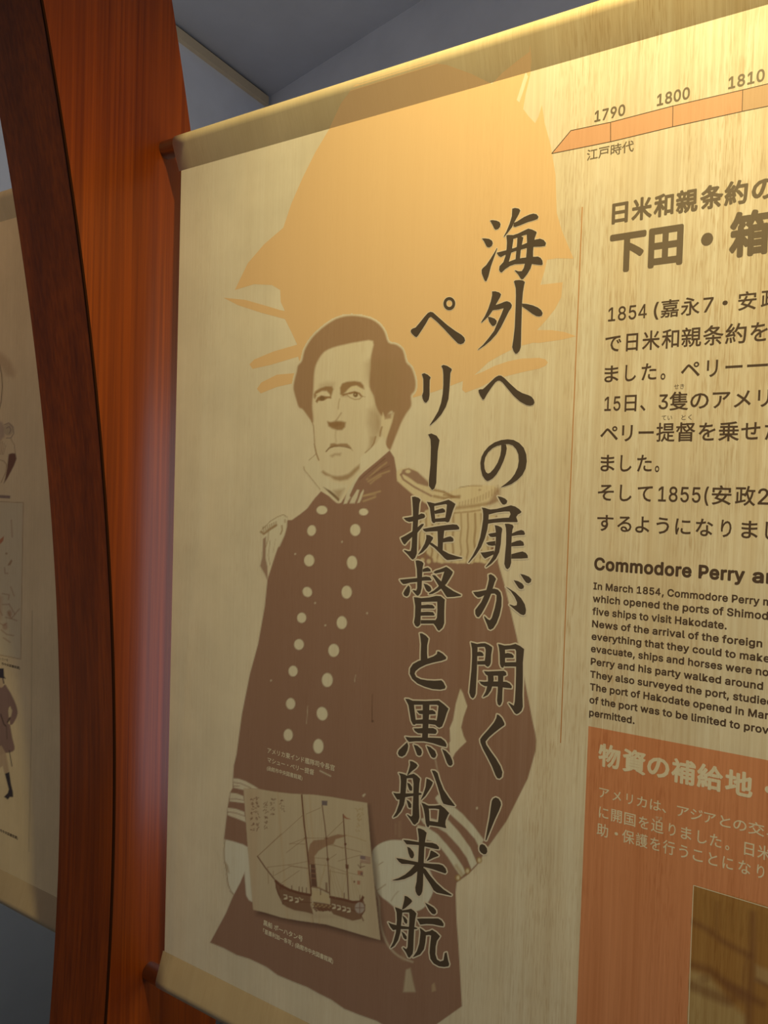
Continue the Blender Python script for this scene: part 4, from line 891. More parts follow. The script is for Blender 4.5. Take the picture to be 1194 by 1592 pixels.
# outlines of the plain sans-serif Latin letters and digits: advance, points and triangles, in thousandths
INTER = {'(':(273,[89,207,90,244,94,283,101,324,109,364,119,403,132,441,145,477,160,510,177,539,236,539,219,503,204,466,191,428,179,390,169,351,161,313,156,276,152,241,151,207,152,176,155,145,160,115,167,83,177,50,188,16,202,-19,218,-57,236,-96,177,-96,150,-46,128,4,111,55,99,106,92,156],[8,10,9,8,11,10,7,11,8,7,12,11,6,12,7,6,13,12,5,13,6,5,14,13,4,14,5,4,15,14,3,15,4,3,16,15,2,16,3,2,17,16,1,17,2,1,18,17,0,18,1,0,19,18,34,19,0,34,20,19,34,21,20,33,21,34,33,22,21,33,23,22,32,23,33,32,24,23,31,24,32,31,25,24,31,26,25,30,26,31,30,27,26,29,27,30,29,28,27]),
',':(188,[38,-119,68,71,137,71,84,-119],[0,2,1,0,3,2]),
'.':(188,[95,-4,83,-3,73,1,63,9,55,18,51,29,50,41,51,53,55,64,63,73,73,81,83,85,95,87,107,85,118,81,128,73,135,64,140,53,141,41,140,29,135,18,128,9,118,1,107,-3],[11,13,12,10,13,11,10,14,13,10,15,14,9,15,10,8,15,9,8,16,15,7,16,8,7,17,16,6,17,7,6,18,17,5,18,6,5,19,18,4,19,5,4,20,19,3,20,4,3,21,20,2,21,3,2,22,21,1,22,2,1,23,22,0,23,1]),
'0':(453,[227,-7,191,-3,158,7,130,24,105,48,85,77,69,113,57,155,50,202,48,254,50,306,57,353,69,395,85,431,106,461,130,484,159,502,191,512,227,516,262,512,295,502,323,484,348,461,368,431,384,395,396,353,403,306,405,254,403,202,396,155,384,113,368,77,348,48,323,24,295,7,263,-3,227,50,250,52,271,60,290,74,306,92,320,116,330,144,338,176,342,213,344,254,342,295,338,332,330,365,320,393,306,416,290,435,271,449,250,457,227,460,203,457,182,449,163,435,147,416,134,393,123,365,115,332,111,295,109,254,111,213,115,176,123,144,134,116,147,92,163,74,182,60,203,52],[17,19,18,16,19,17,16,20,19,15,20,16,15,21,20,14,21,15,14,22,21,14,54,22,54,53,22,53,23,22,13,55,14,55,54,14,13,56,55,52,23,53,13,57,56,51,23,52,13,58,57,50,23,51,50,24,23,12,58,13,12,59,58,49,24,50,11,59,12,49,25,24,11,60,59,48,25,49,11,61,60,47,25,48,10,61,11,47,26,25,10,62,61,46,26,47,9,62,10,46,27,26,9,63,62,45,27,46,8,63,9,8,64,63,44,27,45,44,28,27,8,65,64,43,28,44,7,65,8,43,29,28,7,66,65,42,29,43,6,66,7,42,30,29,6,67,66,41,30,42,40,30,41,6,68,67,5,68,6,40,31,30,5,69,68,39,31,40,39,32,31,4,69,5,4,70,69,38,32,39,4,71,70,37,32,38,36,32,37,4,36,71,4,32,36,4,33,32,3,33,4,2,33,3,2,34,33,2,35,34,1,35,2,1,0,35]),
'1':(453,[76,0,76,55,391,55,391,0,276,509,276,0,212,0,212,448,209,448,86,358,86,427,198,509],[10,4,11,10,8,4,8,7,4,7,5,4,10,9,8,6,5,7,0,2,1,0,3,2]),
'2':(453,[64,0,64,47,234,229,252,248,268,266,282,282,294,298,303,312,311,327,316,341,319,356,320,371,319,389,315,405,308,419,298,431,287,441,273,449,258,455,241,458,224,460,205,458,188,454,172,447,159,438,148,427,139,413,132,398,128,381,127,362,66,362,68,391,75,418,86,442,102,464,121,482,143,496,168,507,196,513,225,516,254,513,281,507,306,497,328,482,346,465,361,445,372,423,379,398,381,372,380,354,377,336,371,318,363,299,351,280,336,259,317,235,294,209,267,180,153,60,153,57,389,57,389,0],[38,40,39,38,41,40,37,41,38,37,42,41,36,42,37,36,43,42,35,43,36,35,44,43,34,44,35,34,20,44,20,19,44,19,45,44,33,21,34,21,20,34,18,45,19,33,22,21,17,45,18,33,23,22,16,45,17,33,24,23,16,46,45,32,24,33,15,46,16,32,25,24,14,46,15,32,26,25,14,47,46,13,47,14,31,26,32,31,27,26,12,47,13,12,48,47,31,28,27,30,28,31,11,48,12,30,29,28,11,49,48,10,49,11,9,49,10,9,50,49,8,50,9,8,51,50,7,51,8,7,52,51,6,52,7,6,53,52,5,53,6,4,53,5,4,54,53,3,54,4,3,55,54,2,55,3,2,56,55,1,56,2,1,57,56,1,58,57,1,59,58,1,60,59,1,61,60,0,61,1]),
'3':(453,[218,-7,188,-5,159,1,133,10,108,22,88,38,70,57,57,79,48,104,44,132,109,132,112,115,118,100,126,87,137,76,150,66,165,59,182,54,200,51,219,50,239,51,258,55,275,61,291,69,304,80,315,93,323,108,328,125,329,145,328,163,323,180,316,196,306,211,292,223,275,234,254,241,229,246,201,248,157,248,157,299,288,448,288,452,70,452,70,509,372,509,372,461,211,278,211,289,247,290,279,286,308,276,333,262,354,244,371,222,383,198,391,173,393,145,390,116,383,90,370,66,354,45,333,27,309,12,281,2,251,-5],[42,44,43,42,45,44,42,41,45,41,40,45,40,46,45,39,47,40,47,46,40,38,47,39,47,49,48,38,49,47,38,50,49,38,51,50,38,37,51,37,52,51,36,52,37,35,52,36,35,53,52,34,53,35,33,53,34,32,53,33,32,54,53,31,54,32,31,55,54,30,55,31,29,55,30,29,56,55,28,56,29,27,56,28,27,57,56,8,10,9,8,11,10,26,57,27,26,58,57,8,12,11,25,58,26,7,12,8,7,13,12,24,58,25,24,59,58,7,14,13,23,59,24,6,14,7,6,15,14,22,59,23,6,16,15,22,60,59,21,60,22,6,17,16,5,17,6,20,60,21,5,18,17,19,60,20,5,19,18,5,60,19,5,61,60,4,61,5,4,62,61,3,62,4,3,63,62,2,63,3,2,64,63,1,64,2,1,0,64]),
'4':(453,[250,0,304,0,304,509,250,509,20,112,378,112,378,160,20,160,20,150,82,150,304,509,244,509],[0,1,2,0,2,3,4,5,6,4,6,7,8,9,10,8,10,11]),
'5':(453,[221,-7,192,-5,165,1,140,11,118,25,99,41,83,60,71,82,63,105,60,130,122,130,125,115,130,102,138,89,148,78,160,68,173,60,188,54,204,51,221,50,241,51,259,56,276,64,291,75,304,89,314,104,322,122,326,141,328,162,326,183,321,203,314,221,303,237,290,251,275,262,257,270,238,275,218,277,201,276,184,273,167,268,152,262,139,255,128,246,67,253,96,509,366,509,366,452,151,452,134,301,136,301,148,311,162,318,178,325,194,330,212,333,229,334,252,332,274,328,294,321,313,311,330,299,345,285,358,269,370,251,379,231,386,210,390,187,391,163,388,132,381,102,369,76,352,52,332,32,309,15,282,3,253,-4],[44,48,45,48,46,45,48,47,46,44,49,48,55,57,56,54,57,55,54,58,57,53,58,54,53,59,58,52,59,53,52,60,59,51,60,52,51,61,60,50,61,51,44,50,49,44,61,50,44,39,61,39,38,61,38,62,61,38,37,62,37,63,62,36,63,37,35,63,36,44,40,39,34,63,35,34,64,63,44,41,40,44,42,41,33,64,34,44,43,42,33,65,64,32,65,33,31,65,32,31,66,65,30,66,31,30,67,66,29,67,30,29,68,67,28,68,29,28,69,68,27,69,28,26,69,27,26,70,69,8,10,9,8,11,10,25,70,26,8,12,11,7,12,8,24,70,25,24,71,70,7,13,12,7,14,13,23,71,24,6,14,7,6,15,14,23,72,71,22,72,23,6,16,15,21,72,22,6,17,16,5,17,6,20,72,21,5,18,17,20,73,72,19,73,20,5,19,18,5,73,19,4,73,5,4,74,73,3,74,4,3,75,74,2,75,3,2,76,75,1,76,2,1,0,76]),
'6':(453,[226,-7,196,-4,168,3,142,15,119,31,100,51,84,74,73,101,66,130,64,162,65,187,71,212,80,239,93,268,112,302,137,340,252,509,322,509,151,261,145,261,151,270,157,279,165,288,174,295,184,302,196,307,208,311,221,313,235,314,265,312,291,305,316,295,337,280,355,262,370,240,380,215,387,187,389,157,387,127,379,98,368,73,352,50,333,30,310,14,284,3,257,-4,226,48,245,50,263,55,279,63,293,73,304,86,314,101,322,119,326,137,327,157,326,178,322,196,314,213,304,228,293,241,279,251,263,259,245,264,226,265,207,264,190,259,174,252,160,241,148,229,138,214,131,197,126,179,125,158,126,138,131,119,138,102,148,86,160,73,174,63,190,55,207,50],[15,17,16,15,23,17,23,18,17,14,23,15,27,29,28,26,29,27,26,30,29,25,30,26,24,30,25,24,31,30,13,23,14,23,31,24,13,22,23,18,31,23,18,32,31,13,21,22,18,64,32,64,33,32,13,20,21,13,19,20,12,19,13,18,65,64,63,33,64,18,66,65,62,33,63,62,34,33,12,18,19,12,66,18,12,67,66,61,34,62,12,68,67,60,34,61,12,69,68,59,34,60,59,35,34,11,69,12,11,70,69,58,35,59,58,36,35,11,71,70,57,36,58,10,71,11,10,72,71,56,36,57,56,37,36,9,72,10,9,73,72,55,37,56,8,73,9,8,74,73,54,37,55,54,38,37,8,75,74,53,38,54,7,75,8,53,39,38,7,76,75,52,39,53,7,77,76,51,39,52,6,77,7,51,40,39,6,78,77,50,40,51,5,78,6,5,79,78,49,40,50,49,41,40,5,80,79,48,41,49,5,81,80,47,41,48,4,81,5,4,46,81,46,41,47,46,42,41,4,42,46,3,42,4,3,43,42,2,43,3,2,44,43,1,44,2,1,45,44,0,45,1]),
'7':(453,[97,0,323,448,323,452,62,452,62,509,391,509,391,449,165,0],[3,5,4,3,2,5,2,6,5,1,6,2,1,7,6,0,7,1]),
'8':(453,[226,-7,193,-5,163,1,136,11,111,25,91,42,74,62,62,84,54,109,52,135,53,156,58,176,65,195,75,212,87,228,101,241,117,252,134,260,153,265,153,267,129,276,109,289,93,308,80,330,73,354,70,380,73,405,79,429,90,450,106,469,124,485,146,498,170,508,197,514,226,516,255,514,282,508,306,498,328,485,346,469,361,450,373,429,379,405,382,380,379,354,372,330,359,308,343,289,323,276,300,267,300,265,319,260,335,252,351,241,365,228,377,212,387,195,395,176,399,156,401,135,398,109,391,84,378,62,362,42,341,25,317,11,289,1,259,-5,226,49,248,50,267,54,285,60,300,69,313,79,323,91,331,106,335,121,337,139,335,157,330,173,322,189,312,202,298,213,283,223,265,230,247,234,226,235,206,234,187,230,169,223,154,213,140,202,130,189,122,173,117,157,115,139,117,121,121,106,129,91,139,79,152,69,167,60,185,54,205,50,226,290,244,291,260,294,274,300,287,308,298,318,307,330,314,344,318,359,319,376,318,392,314,407,308,420,299,432,288,442,275,449,260,455,244,459,226,460,208,459,192,455,177,449,164,442,153,432,145,420,138,407,134,392,133,376,134,359,138,344,145,330,154,318,165,308,178,300,193,294,209,291],[33,35,34,32,35,33,32,36,35,31,36,32,31,37,36,30,37,31,30,38,37,29,38,30,29,39,38,28,123,29,123,39,29,123,122,39,122,121,39,121,40,39,28,124,123,120,40,121,28,125,124,119,40,120,27,125,28,119,41,40,27,126,125,118,41,119,27,127,126,117,41,118,116,41,117,27,128,127,26,128,27,116,42,41,26,129,128,115,42,116,26,130,129,114,42,115,25,130,26,114,43,42,25,131,130,113,43,114,24,131,25,113,44,43,24,132,131,112,44,113,24,133,132,111,44,112,111,45,44,23,133,24,23,134,133,110,45,111,23,135,134,109,45,110,109,46,45,22,135,23,22,136,135,108,46,109,22,137,136,107,46,108,107,47,46,21,137,22,21,138,137,106,47,107,21,139,138,105,47,106,21,104,139,104,47,105,21,47,104,21,48,47,20,48,21,20,49,48,19,49,20,18,49,19,18,50,49,17,50,18,17,51,50,16,51,17,16,52,51,15,52,16,15,53,52,14,86,15,86,53,15,86,54,53,14,87,86,85,54,86,14,88,87,84,54,85,14,89,88,83,54,84,13,89,14,83,55,54,13,90,89,82,55,83,13,91,90,81,55,82,12,91,13,81,56,55,12,92,91,80,56,81,11,92,12,80,57,56,11,93,92,79,57,80,79,58,57,10,93,11,10,94,93,78,58,79,10,95,94,77,58,78,77,59,58,9,95,10,9,96,95,76,59,77,8,96,9,76,60,59,8,97,96,75,60,76,75,61,60,7,97,8,7,98,97,74,61,75,7,99,98,73,61,74,6,99,7,73,62,61,6,100,99,72,62,73,6,101,100,71,62,72,5,101,6,71,63,62,5,102,101,70,63,71,5,103,102,69,63,70,5,68,103,68,63,69,5,63,68,4,63,5,4,64,63,4,65,64,3,65,4,2,65,3,2,66,65,1,66,2,1,67,66,0,67,1]),
'9':(453,[226,516,256,513,285,506,310,494,333,478,352,458,368,434,380,408,387,378,389,347,387,322,382,296,373,270,359,240,340,207,315,168,200,0,130,0,301,248,307,248,302,238,295,229,287,221,278,214,268,207,257,202,245,198,232,195,218,195,188,197,161,203,137,214,116,229,98,247,83,269,72,294,66,321,64,352,66,382,73,411,85,436,101,459,120,479,143,494,168,506,196,513,226,460,207,459,190,454,174,446,160,435,148,423,138,407,131,390,127,372,125,352,127,331,131,313,138,295,148,280,160,268,174,257,190,250,207,245,226,243,245,245,263,249,279,257,293,267,305,280,314,295,322,312,326,330,327,350,326,371,322,390,314,407,305,422,293,435,279,446,263,454,245,459],[45,1,0,44,1,45,44,2,1,43,2,44,43,3,2,42,3,43,42,4,3,41,4,42,41,46,4,46,5,4,41,47,46,81,5,46,40,47,41,40,48,47,80,5,81,80,6,5,40,49,48,79,6,80,40,50,49,78,6,79,39,50,40,39,51,50,77,6,78,77,7,6,39,52,51,76,7,77,38,52,39,76,8,7,38,53,52,75,8,76,38,54,53,74,8,75,37,54,38,74,9,8,37,55,54,73,9,74,36,55,37,36,56,55,72,9,73,72,10,9,36,57,56,71,10,72,71,11,10,35,57,36,35,58,57,70,11,71,70,12,11,35,59,58,69,12,70,34,59,35,34,60,59,68,12,69,68,13,12,33,60,34,33,61,60,67,13,68,33,62,61,66,19,67,19,13,67,33,63,62,65,18,66,18,19,66,65,24,18,24,17,18,20,13,19,32,63,33,32,64,63,64,24,65,32,24,64,20,14,13,21,14,20,22,14,21,31,24,32,23,14,22,30,24,31,24,14,23,30,25,24,17,14,24,17,15,14,29,25,30,29,26,25,29,27,26,28,27,29,17,16,15]),
'C':(510,[267,-7,225,-3,186,7,150,25,119,49,92,79,70,115,53,157,44,203,40,254,44,305,53,352,70,393,92,429,119,459,150,484,186,501,225,512,267,516,293,514,317,511,340,504,362,496,383,485,402,471,419,456,435,438,448,418,459,397,467,373,473,348,408,348,404,365,397,380,389,395,380,407,369,418,357,428,344,437,330,444,315,449,300,453,284,455,267,456,237,453,209,445,184,432,161,414,141,391,125,364,113,332,106,295,103,254,106,213,113,177,125,145,141,117,161,94,184,76,210,63,237,56,267,53,284,54,300,56,315,60,330,65,344,72,357,81,369,90,380,102,389,114,397,128,404,144,408,160,473,160,467,135,459,112,448,91,435,71,420,53,402,38,383,24,363,13,341,5,317,-2,293,-6],[17,19,18,17,20,19,16,20,17,16,21,20,16,22,21,15,22,16,15,23,22,15,24,23,14,24,15,14,25,24,13,44,14,44,43,14,43,25,14,42,25,43,42,26,25,41,26,42,13,45,44,40,26,41,39,26,40,13,46,45,38,26,39,38,27,26,37,27,38,13,47,46,12,47,13,36,27,37,35,27,36,35,28,27,12,48,47,34,28,35,34,29,28,33,29,34,11,48,12,11,49,48,32,29,33,32,30,29,31,30,32,11,50,49,10,50,11,10,51,50,9,51,10,9,52,51,8,52,9,8,53,52,8,54,53,7,54,8,7,55,54,72,74,73,72,75,74,6,55,7,6,56,55,71,75,72,71,76,75,70,76,71,6,57,56,5,57,6,69,76,70,69,77,76,68,77,69,5,58,57,68,78,77,67,78,68,66,78,67,4,58,5,4,59,58,65,78,66,65,79,78,64,79,65,4,60,59,63,79,64,62,79,63,4,61,60,61,79,62,61,80,79,4,80,61,3,80,4,3,81,80,2,81,3,2,82,81,2,83,82,1,83,2,1,84,83,1,85,84,0,85,1]),
'H':(517,[60,0,60,509,125,509,125,289,392,289,392,509,457,509,457,0,392,0,392,232,125,232,125,0],[0,2,1,0,3,2,4,6,5,4,7,6,0,10,3,10,4,3,10,9,4,9,7,4,0,11,10,8,7,9]),
'I':(301,[31,0,31,57,118,57,118,452,31,452,31,509,269,509,269,452,183,452,183,57,269,57,269,0],[4,6,5,4,7,6,3,7,4,2,8,3,8,7,3,2,9,8,0,2,1,0,9,2,0,10,9,0,11,10]),
'M':(629,[60,0,60,509,152,509,277,187,280,179,284,170,287,159,291,147,295,135,299,123,303,110,307,97,311,84,315,71,319,60,322,49,307,49,311,59,314,71,318,83,322,95,326,108,330,121,334,134,338,146,342,158,346,169,349,179,352,187,476,509,568,509,568,0,504,0,504,291,504,302,504,314,504,327,505,340,505,354,505,369,505,383,506,398,506,413,506,428,507,443,507,457,513,457,508,441,503,425,498,409,492,393,487,378,482,363,477,348,472,335,467,322,463,310,459,300,456,291,342,0,286,0,170,291,167,300,163,310,159,321,155,333,150,347,145,361,140,376,134,392,129,408,124,424,118,441,112,457,119,457,119,444,120,430,120,416,120,401,121,386,121,372,121,357,121,342,122,328,122,315,122,302,122,291,122,0],[0,73,1,73,2,1,73,74,2,74,3,2,28,45,29,45,30,29,45,46,30,46,31,30,0,72,73,75,3,74,28,44,45,47,31,46,76,3,75,28,48,44,48,43,44,48,43,47,43,31,47,0,76,72,76,71,72,0,77,76,71,3,76,42,31,43,28,49,48,70,3,71,0,78,77,41,31,42,28,50,49,69,3,70,0,79,78,40,31,41,28,51,50,68,3,69,0,80,79,39,31,40,28,52,51,67,3,68,0,81,80,38,31,39,28,53,52,66,3,67,0,82,81,37,31,38,28,54,53,65,3,66,0,83,82,36,31,37,28,55,54,64,3,65,0,84,83,35,31,36,28,56,55,63,3,64,0,85,84,34,31,35,28,57,56,62,3,63,0,86,85,33,31,34,28,58,57,61,3,62,0,87,86,60,3,61,28,59,58,32,31,33,60,4,3,27,59,28,60,5,4,26,59,27,60,6,5,25,59,26,60,7,6,24,59,25,60,8,7,23,59,24,60,9,8,22,59,23,60,10,9,21,59,22,60,11,10,20,59,21,60,12,11,19,59,20,60,18,12,18,13,12,18,13,19,13,59,19,14,59,13,60,17,18,15,59,14,60,16,17,60,15,16,60,59,15]),
'N':(524,[60,0,60,509,136,509,343,183,349,174,355,163,363,151,371,137,379,122,388,107,396,90,405,73,414,55,405,54,403,72,402,90,401,108,400,126,399,142,399,157,399,171,399,184,399,195,399,509,463,509,463,0,387,0,202,290,194,303,186,317,177,331,168,346,159,363,148,381,136,402,123,425,108,452,119,454,120,429,121,406,122,384,123,363,124,345,124,328,125,313,125,301,125,291,125,0],[0,36,1,36,2,1,36,37,2,37,3,2,22,24,23,22,25,24,38,3,37,0,38,36,38,35,36,0,39,38,35,3,38,34,3,35,0,40,39,33,3,34,0,41,40,32,3,33,0,42,41,31,3,32,30,3,31,0,43,42,29,3,30,0,44,43,28,3,29,0,45,44,27,3,28,0,46,45,0,47,46,26,3,27,21,25,22,20,25,21,26,4,3,26,5,4,19,25,20,26,6,5,18,25,19,26,7,6,17,25,18,26,8,7,16,25,17,26,9,8,15,25,16,26,10,9,14,11,15,11,25,15,26,14,10,14,11,10,12,25,11,26,13,14,13,25,12,26,25,13]),
'P':(445,[60,0,60,509,235,509,272,506,305,499,332,487,356,471,375,452,390,430,400,404,407,377,409,348,407,318,400,291,390,265,375,243,356,223,332,207,305,195,272,188,235,186,109,186,109,242,233,242,257,244,279,248,297,256,312,266,324,279,333,294,339,310,343,328,344,348,343,367,339,385,333,402,324,416,312,428,297,439,279,446,257,451,232,452,125,452,125,0],[0,42,1,42,2,1,42,3,2,42,4,3,42,5,4,42,6,5,42,7,6,42,41,7,41,40,7,40,8,7,0,22,42,22,43,42,39,8,40,38,8,39,37,8,38,37,9,8,36,9,37,35,9,36,35,10,9,34,10,35,33,10,34,33,11,10,32,11,33,31,11,32,31,12,11,30,12,31,30,13,12,29,13,30,28,13,29,28,14,13,27,14,28,26,14,27,26,15,14,25,15,26,24,15,25,23,15,24,23,16,15,0,21,22,43,23,22,43,20,23,20,16,23,20,17,16,20,18,17,20,19,18,0,20,21,0,43,20]),
'S':(447,[224,-9,188,-7,156,-1,128,9,102,23,81,40,64,60,51,83,42,109,38,137,104,137,108,118,114,102,123,88,136,76,150,66,166,59,185,53,204,50,224,49,246,50,267,54,286,60,303,69,317,79,329,92,338,106,344,122,346,139,344,154,340,168,332,179,322,189,310,197,296,205,280,211,263,217,245,222,184,239,145,253,112,269,86,289,67,313,56,341,52,372,54,400,62,425,75,448,92,468,113,484,138,498,165,508,195,514,227,516,259,514,289,508,316,498,340,484,360,468,377,449,390,427,398,403,401,378,337,378,332,402,320,421,302,437,280,449,254,456,225,459,204,457,185,454,167,448,152,440,139,430,129,418,121,405,117,391,115,376,117,359,122,345,131,334,142,324,155,315,169,308,184,302,198,297,212,293,264,279,279,275,295,270,312,264,328,256,344,248,359,238,372,226,384,213,395,198,402,180,407,161,408,139,406,112,399,87,386,64,370,43,349,25,323,11,294,0,261,-7],[52,54,53,51,54,52,51,55,54,50,55,51,50,56,55,49,56,50,49,57,56,48,57,49,48,58,57,48,59,58,47,70,48,70,69,48,69,59,48,68,59,69,47,71,70,67,59,68,47,72,71,66,59,67,66,60,59,46,72,47,46,73,72,46,74,73,65,60,66,46,75,74,65,61,60,45,75,46,64,61,65,45,76,75,45,77,76,64,62,61,63,62,64,44,77,45,44,78,77,44,79,78,43,79,44,43,80,79,43,81,80,42,81,43,42,82,81,42,83,82,42,84,83,41,84,42,41,85,84,41,86,85,41,87,86,41,88,87,40,88,41,40,89,88,40,90,89,40,91,90,39,91,40,39,92,91,39,93,92,38,93,39,38,94,93,37,94,38,37,95,94,37,96,95,36,96,37,35,96,36,35,97,96,34,97,35,33,97,34,33,98,97,32,98,33,31,98,32,31,99,98,30,99,31,29,99,30,29,100,99,28,100,29,27,100,28,27,101,100,8,10,9,8,11,10,26,101,27,8,12,11,26,102,101,7,12,8,25,102,26,7,13,12,24,102,25,7,14,13,24,103,102,6,14,7,23,103,24,6,15,14,22,103,23,6,16,15,22,104,103,21,104,22,5,16,6,5,17,16,20,104,21,5,18,17,19,104,20,5,19,18,5,104,19,5,105,104,4,105,5,4,106,105,3,106,4,3,107,106,2,107,3,2,108,107,1,108,2,1,0,108]),
'T':(449,[32,452,32,509,417,509,417,452,257,452,257,0,193,0,193,452],[0,2,1,0,3,2,7,3,0,6,4,7,4,3,7,6,5,4]),
'a':(390,[160,-9,137,-7,115,-3,94,5,76,15,60,29,48,45,38,63,32,84,30,108,32,128,36,146,43,161,53,174,64,184,78,193,92,200,108,206,125,211,143,214,161,217,178,220,200,223,218,225,234,227,247,229,257,231,265,235,271,240,274,246,276,255,276,257,275,272,272,285,267,297,260,307,251,315,240,322,227,327,212,330,196,331,178,330,163,327,149,322,137,316,127,309,118,301,110,292,104,283,100,274,41,291,51,313,64,331,79,346,95,358,114,368,133,375,153,380,173,383,194,384,208,384,223,382,239,379,255,375,271,369,286,360,300,350,312,336,322,320,330,301,335,278,337,251,337,0,277,0,277,52,272,52,267,43,260,34,252,25,242,16,229,8,215,1,199,-4,181,-7,170,45,192,47,211,51,228,59,242,68,254,80,263,93,270,108,274,122,276,138,276,190,272,187,267,184,259,182,251,180,241,178,231,176,221,174,210,173,200,171,191,170,182,169,175,168,161,166,147,163,134,159,122,153,112,147,103,139,97,130,93,118,92,105,93,93,96,82,102,72,109,64,119,57,130,52,142,48,156,46],[58,60,59,58,61,60,57,61,58,57,62,61,56,62,57,56,63,62,55,63,56,55,64,63,55,65,64,54,65,55,54,66,65,53,66,54,53,67,66,52,67,53,52,40,67,40,39,67,39,68,67,51,41,52,41,40,52,51,42,41,38,68,39,51,43,42,37,68,38,51,44,43,36,68,37,36,69,68,51,45,44,35,69,36,50,45,51,50,46,45,34,69,35,34,70,69,50,47,46,33,70,34,50,48,47,49,48,50,32,70,33,32,71,70,31,71,32,30,71,31,29,71,30,29,72,71,28,72,29,27,72,28,26,94,27,94,72,27,25,94,26,24,94,25,23,94,24,22,94,23,21,94,22,20,94,21,19,94,20,18,94,19,17,94,18,16,94,17,15,94,16,14,94,15,14,95,94,93,72,94,14,96,95,14,97,96,13,97,14,13,98,97,13,99,98,13,100,99,13,101,100,13,102,101,12,102,13,12,103,102,12,104,103,12,105,104,12,106,105,12,107,106,12,108,107,12,109,108,11,109,12,11,110,109,11,111,110,11,112,111,10,112,11,10,113,112,92,72,93,10,114,113,9,114,10,91,72,92,9,115,114,8,115,9,90,72,91,8,116,115,89,72,90,8,117,116,7,117,8,7,118,117,88,74,89,74,72,89,7,119,118,87,74,88,7,120,119,6,120,7,86,75,87,75,74,87,6,121,120,6,122,121,86,76,75,73,72,74,85,76,86,6,123,122,84,76,85,6,84,123,6,76,84,5,76,6,5,77,76,5,78,77,4,78,5,4,79,78,4,80,79,3,80,4,3,81,80,2,81,3,2,82,81,1,82,2,1,83,82,0,83,1]),
'b':(425,[229,-8,208,-7,189,-3,172,4,159,12,147,21,138,31,130,41,123,50,118,59,112,59,112,0,53,0,53,509,114,509,114,319,118,319,123,327,130,336,137,346,147,355,158,364,171,373,188,379,207,383,229,384,259,382,287,374,313,361,335,342,354,320,370,293,381,261,388,227,390,189,388,151,381,116,370,84,355,57,336,34,313,16,288,3,260,-6,220,47,242,49,262,55,279,66,294,80,306,97,316,117,323,139,327,163,328,189,327,215,323,239,316,261,307,281,295,298,280,311,262,322,243,328,220,330,198,328,178,322,161,312,147,299,134,282,125,263,118,241,114,216,113,189,114,162,118,138,125,115,135,95,147,78,162,65,179,55,198,49],[12,14,13,12,15,14,24,26,25,23,26,24,23,27,26,22,27,23,22,28,27,21,28,22,20,28,21,20,29,28,19,29,20,18,29,19,18,61,29,61,30,29,17,61,18,17,62,61,60,30,61,17,63,62,59,30,60,16,63,17,16,64,63,58,30,59,58,31,30,12,16,15,12,68,16,68,67,16,67,66,16,66,65,16,65,64,16,57,31,58,56,31,57,56,32,31,55,32,56,55,33,32,54,33,55,12,69,68,53,33,54,53,34,33,12,70,69,52,34,53,12,71,70,51,34,52,51,35,34,50,35,51,12,72,71,50,36,35,49,36,50,12,73,72,48,36,49,48,37,36,12,74,73,47,37,48,12,10,74,10,75,74,47,38,37,46,38,47,10,76,75,45,38,46,10,9,76,9,77,76,12,11,10,8,77,9,45,39,38,44,39,45,8,78,77,7,78,8,43,39,44,7,43,78,7,39,43,6,39,7,6,40,39,5,40,6,4,40,5,4,41,40,3,41,4,2,41,3,2,42,41,1,42,2,1,0,42]),
'c':(396,[207,-8,174,-5,144,3,117,16,93,35,72,58,56,85,44,116,37,150,34,187,37,225,44,260,56,291,72,318,93,341,117,360,144,374,174,382,207,384,226,384,243,381,260,377,276,371,291,364,305,356,318,346,330,335,340,322,349,308,356,293,362,277,303,262,300,272,295,281,290,289,284,297,278,304,270,311,261,316,252,321,242,325,231,328,220,329,207,330,184,328,163,321,145,310,130,296,118,278,108,258,102,236,98,212,96,187,98,163,102,139,108,117,118,97,130,80,145,66,163,55,184,49,207,46,220,47,232,49,243,52,253,55,262,60,271,66,279,73,285,80,292,89,297,98,301,107,304,117,363,102,357,86,350,70,341,56,331,43,319,32,306,21,292,12,277,5,261,-1,244,-5,226,-7],[17,19,18,17,20,19,16,20,17,16,21,20,16,22,21,15,22,16,15,23,22,15,24,23,14,24,15,14,25,24,14,26,25,13,43,14,43,26,14,43,42,26,42,27,26,13,44,43,41,27,42,13,45,44,40,27,41,39,27,40,39,28,27,13,46,45,38,28,39,12,46,13,37,28,38,36,28,37,12,47,46,36,29,28,35,29,36,34,29,35,12,48,47,34,30,29,11,48,12,33,30,34,32,30,33,11,49,48,32,31,30,10,49,11,10,50,49,10,51,50,9,51,10,9,52,51,8,52,9,8,53,52,8,54,53,7,54,8,7,55,54,7,56,55,72,74,73,6,56,7,71,74,72,71,75,74,70,75,71,6,57,56,69,75,70,69,76,75,5,57,6,5,58,57,68,76,69,67,76,68,67,77,76,66,77,67,5,59,58,65,77,66,4,59,5,65,78,77,64,78,65,4,60,59,63,78,64,62,78,63,4,61,60,61,78,62,4,78,61,4,79,78,3,79,4,3,80,79,3,81,80,2,81,3,2,82,81,2,83,82,1,83,2,1,84,83,1,85,84,0,85,1]),
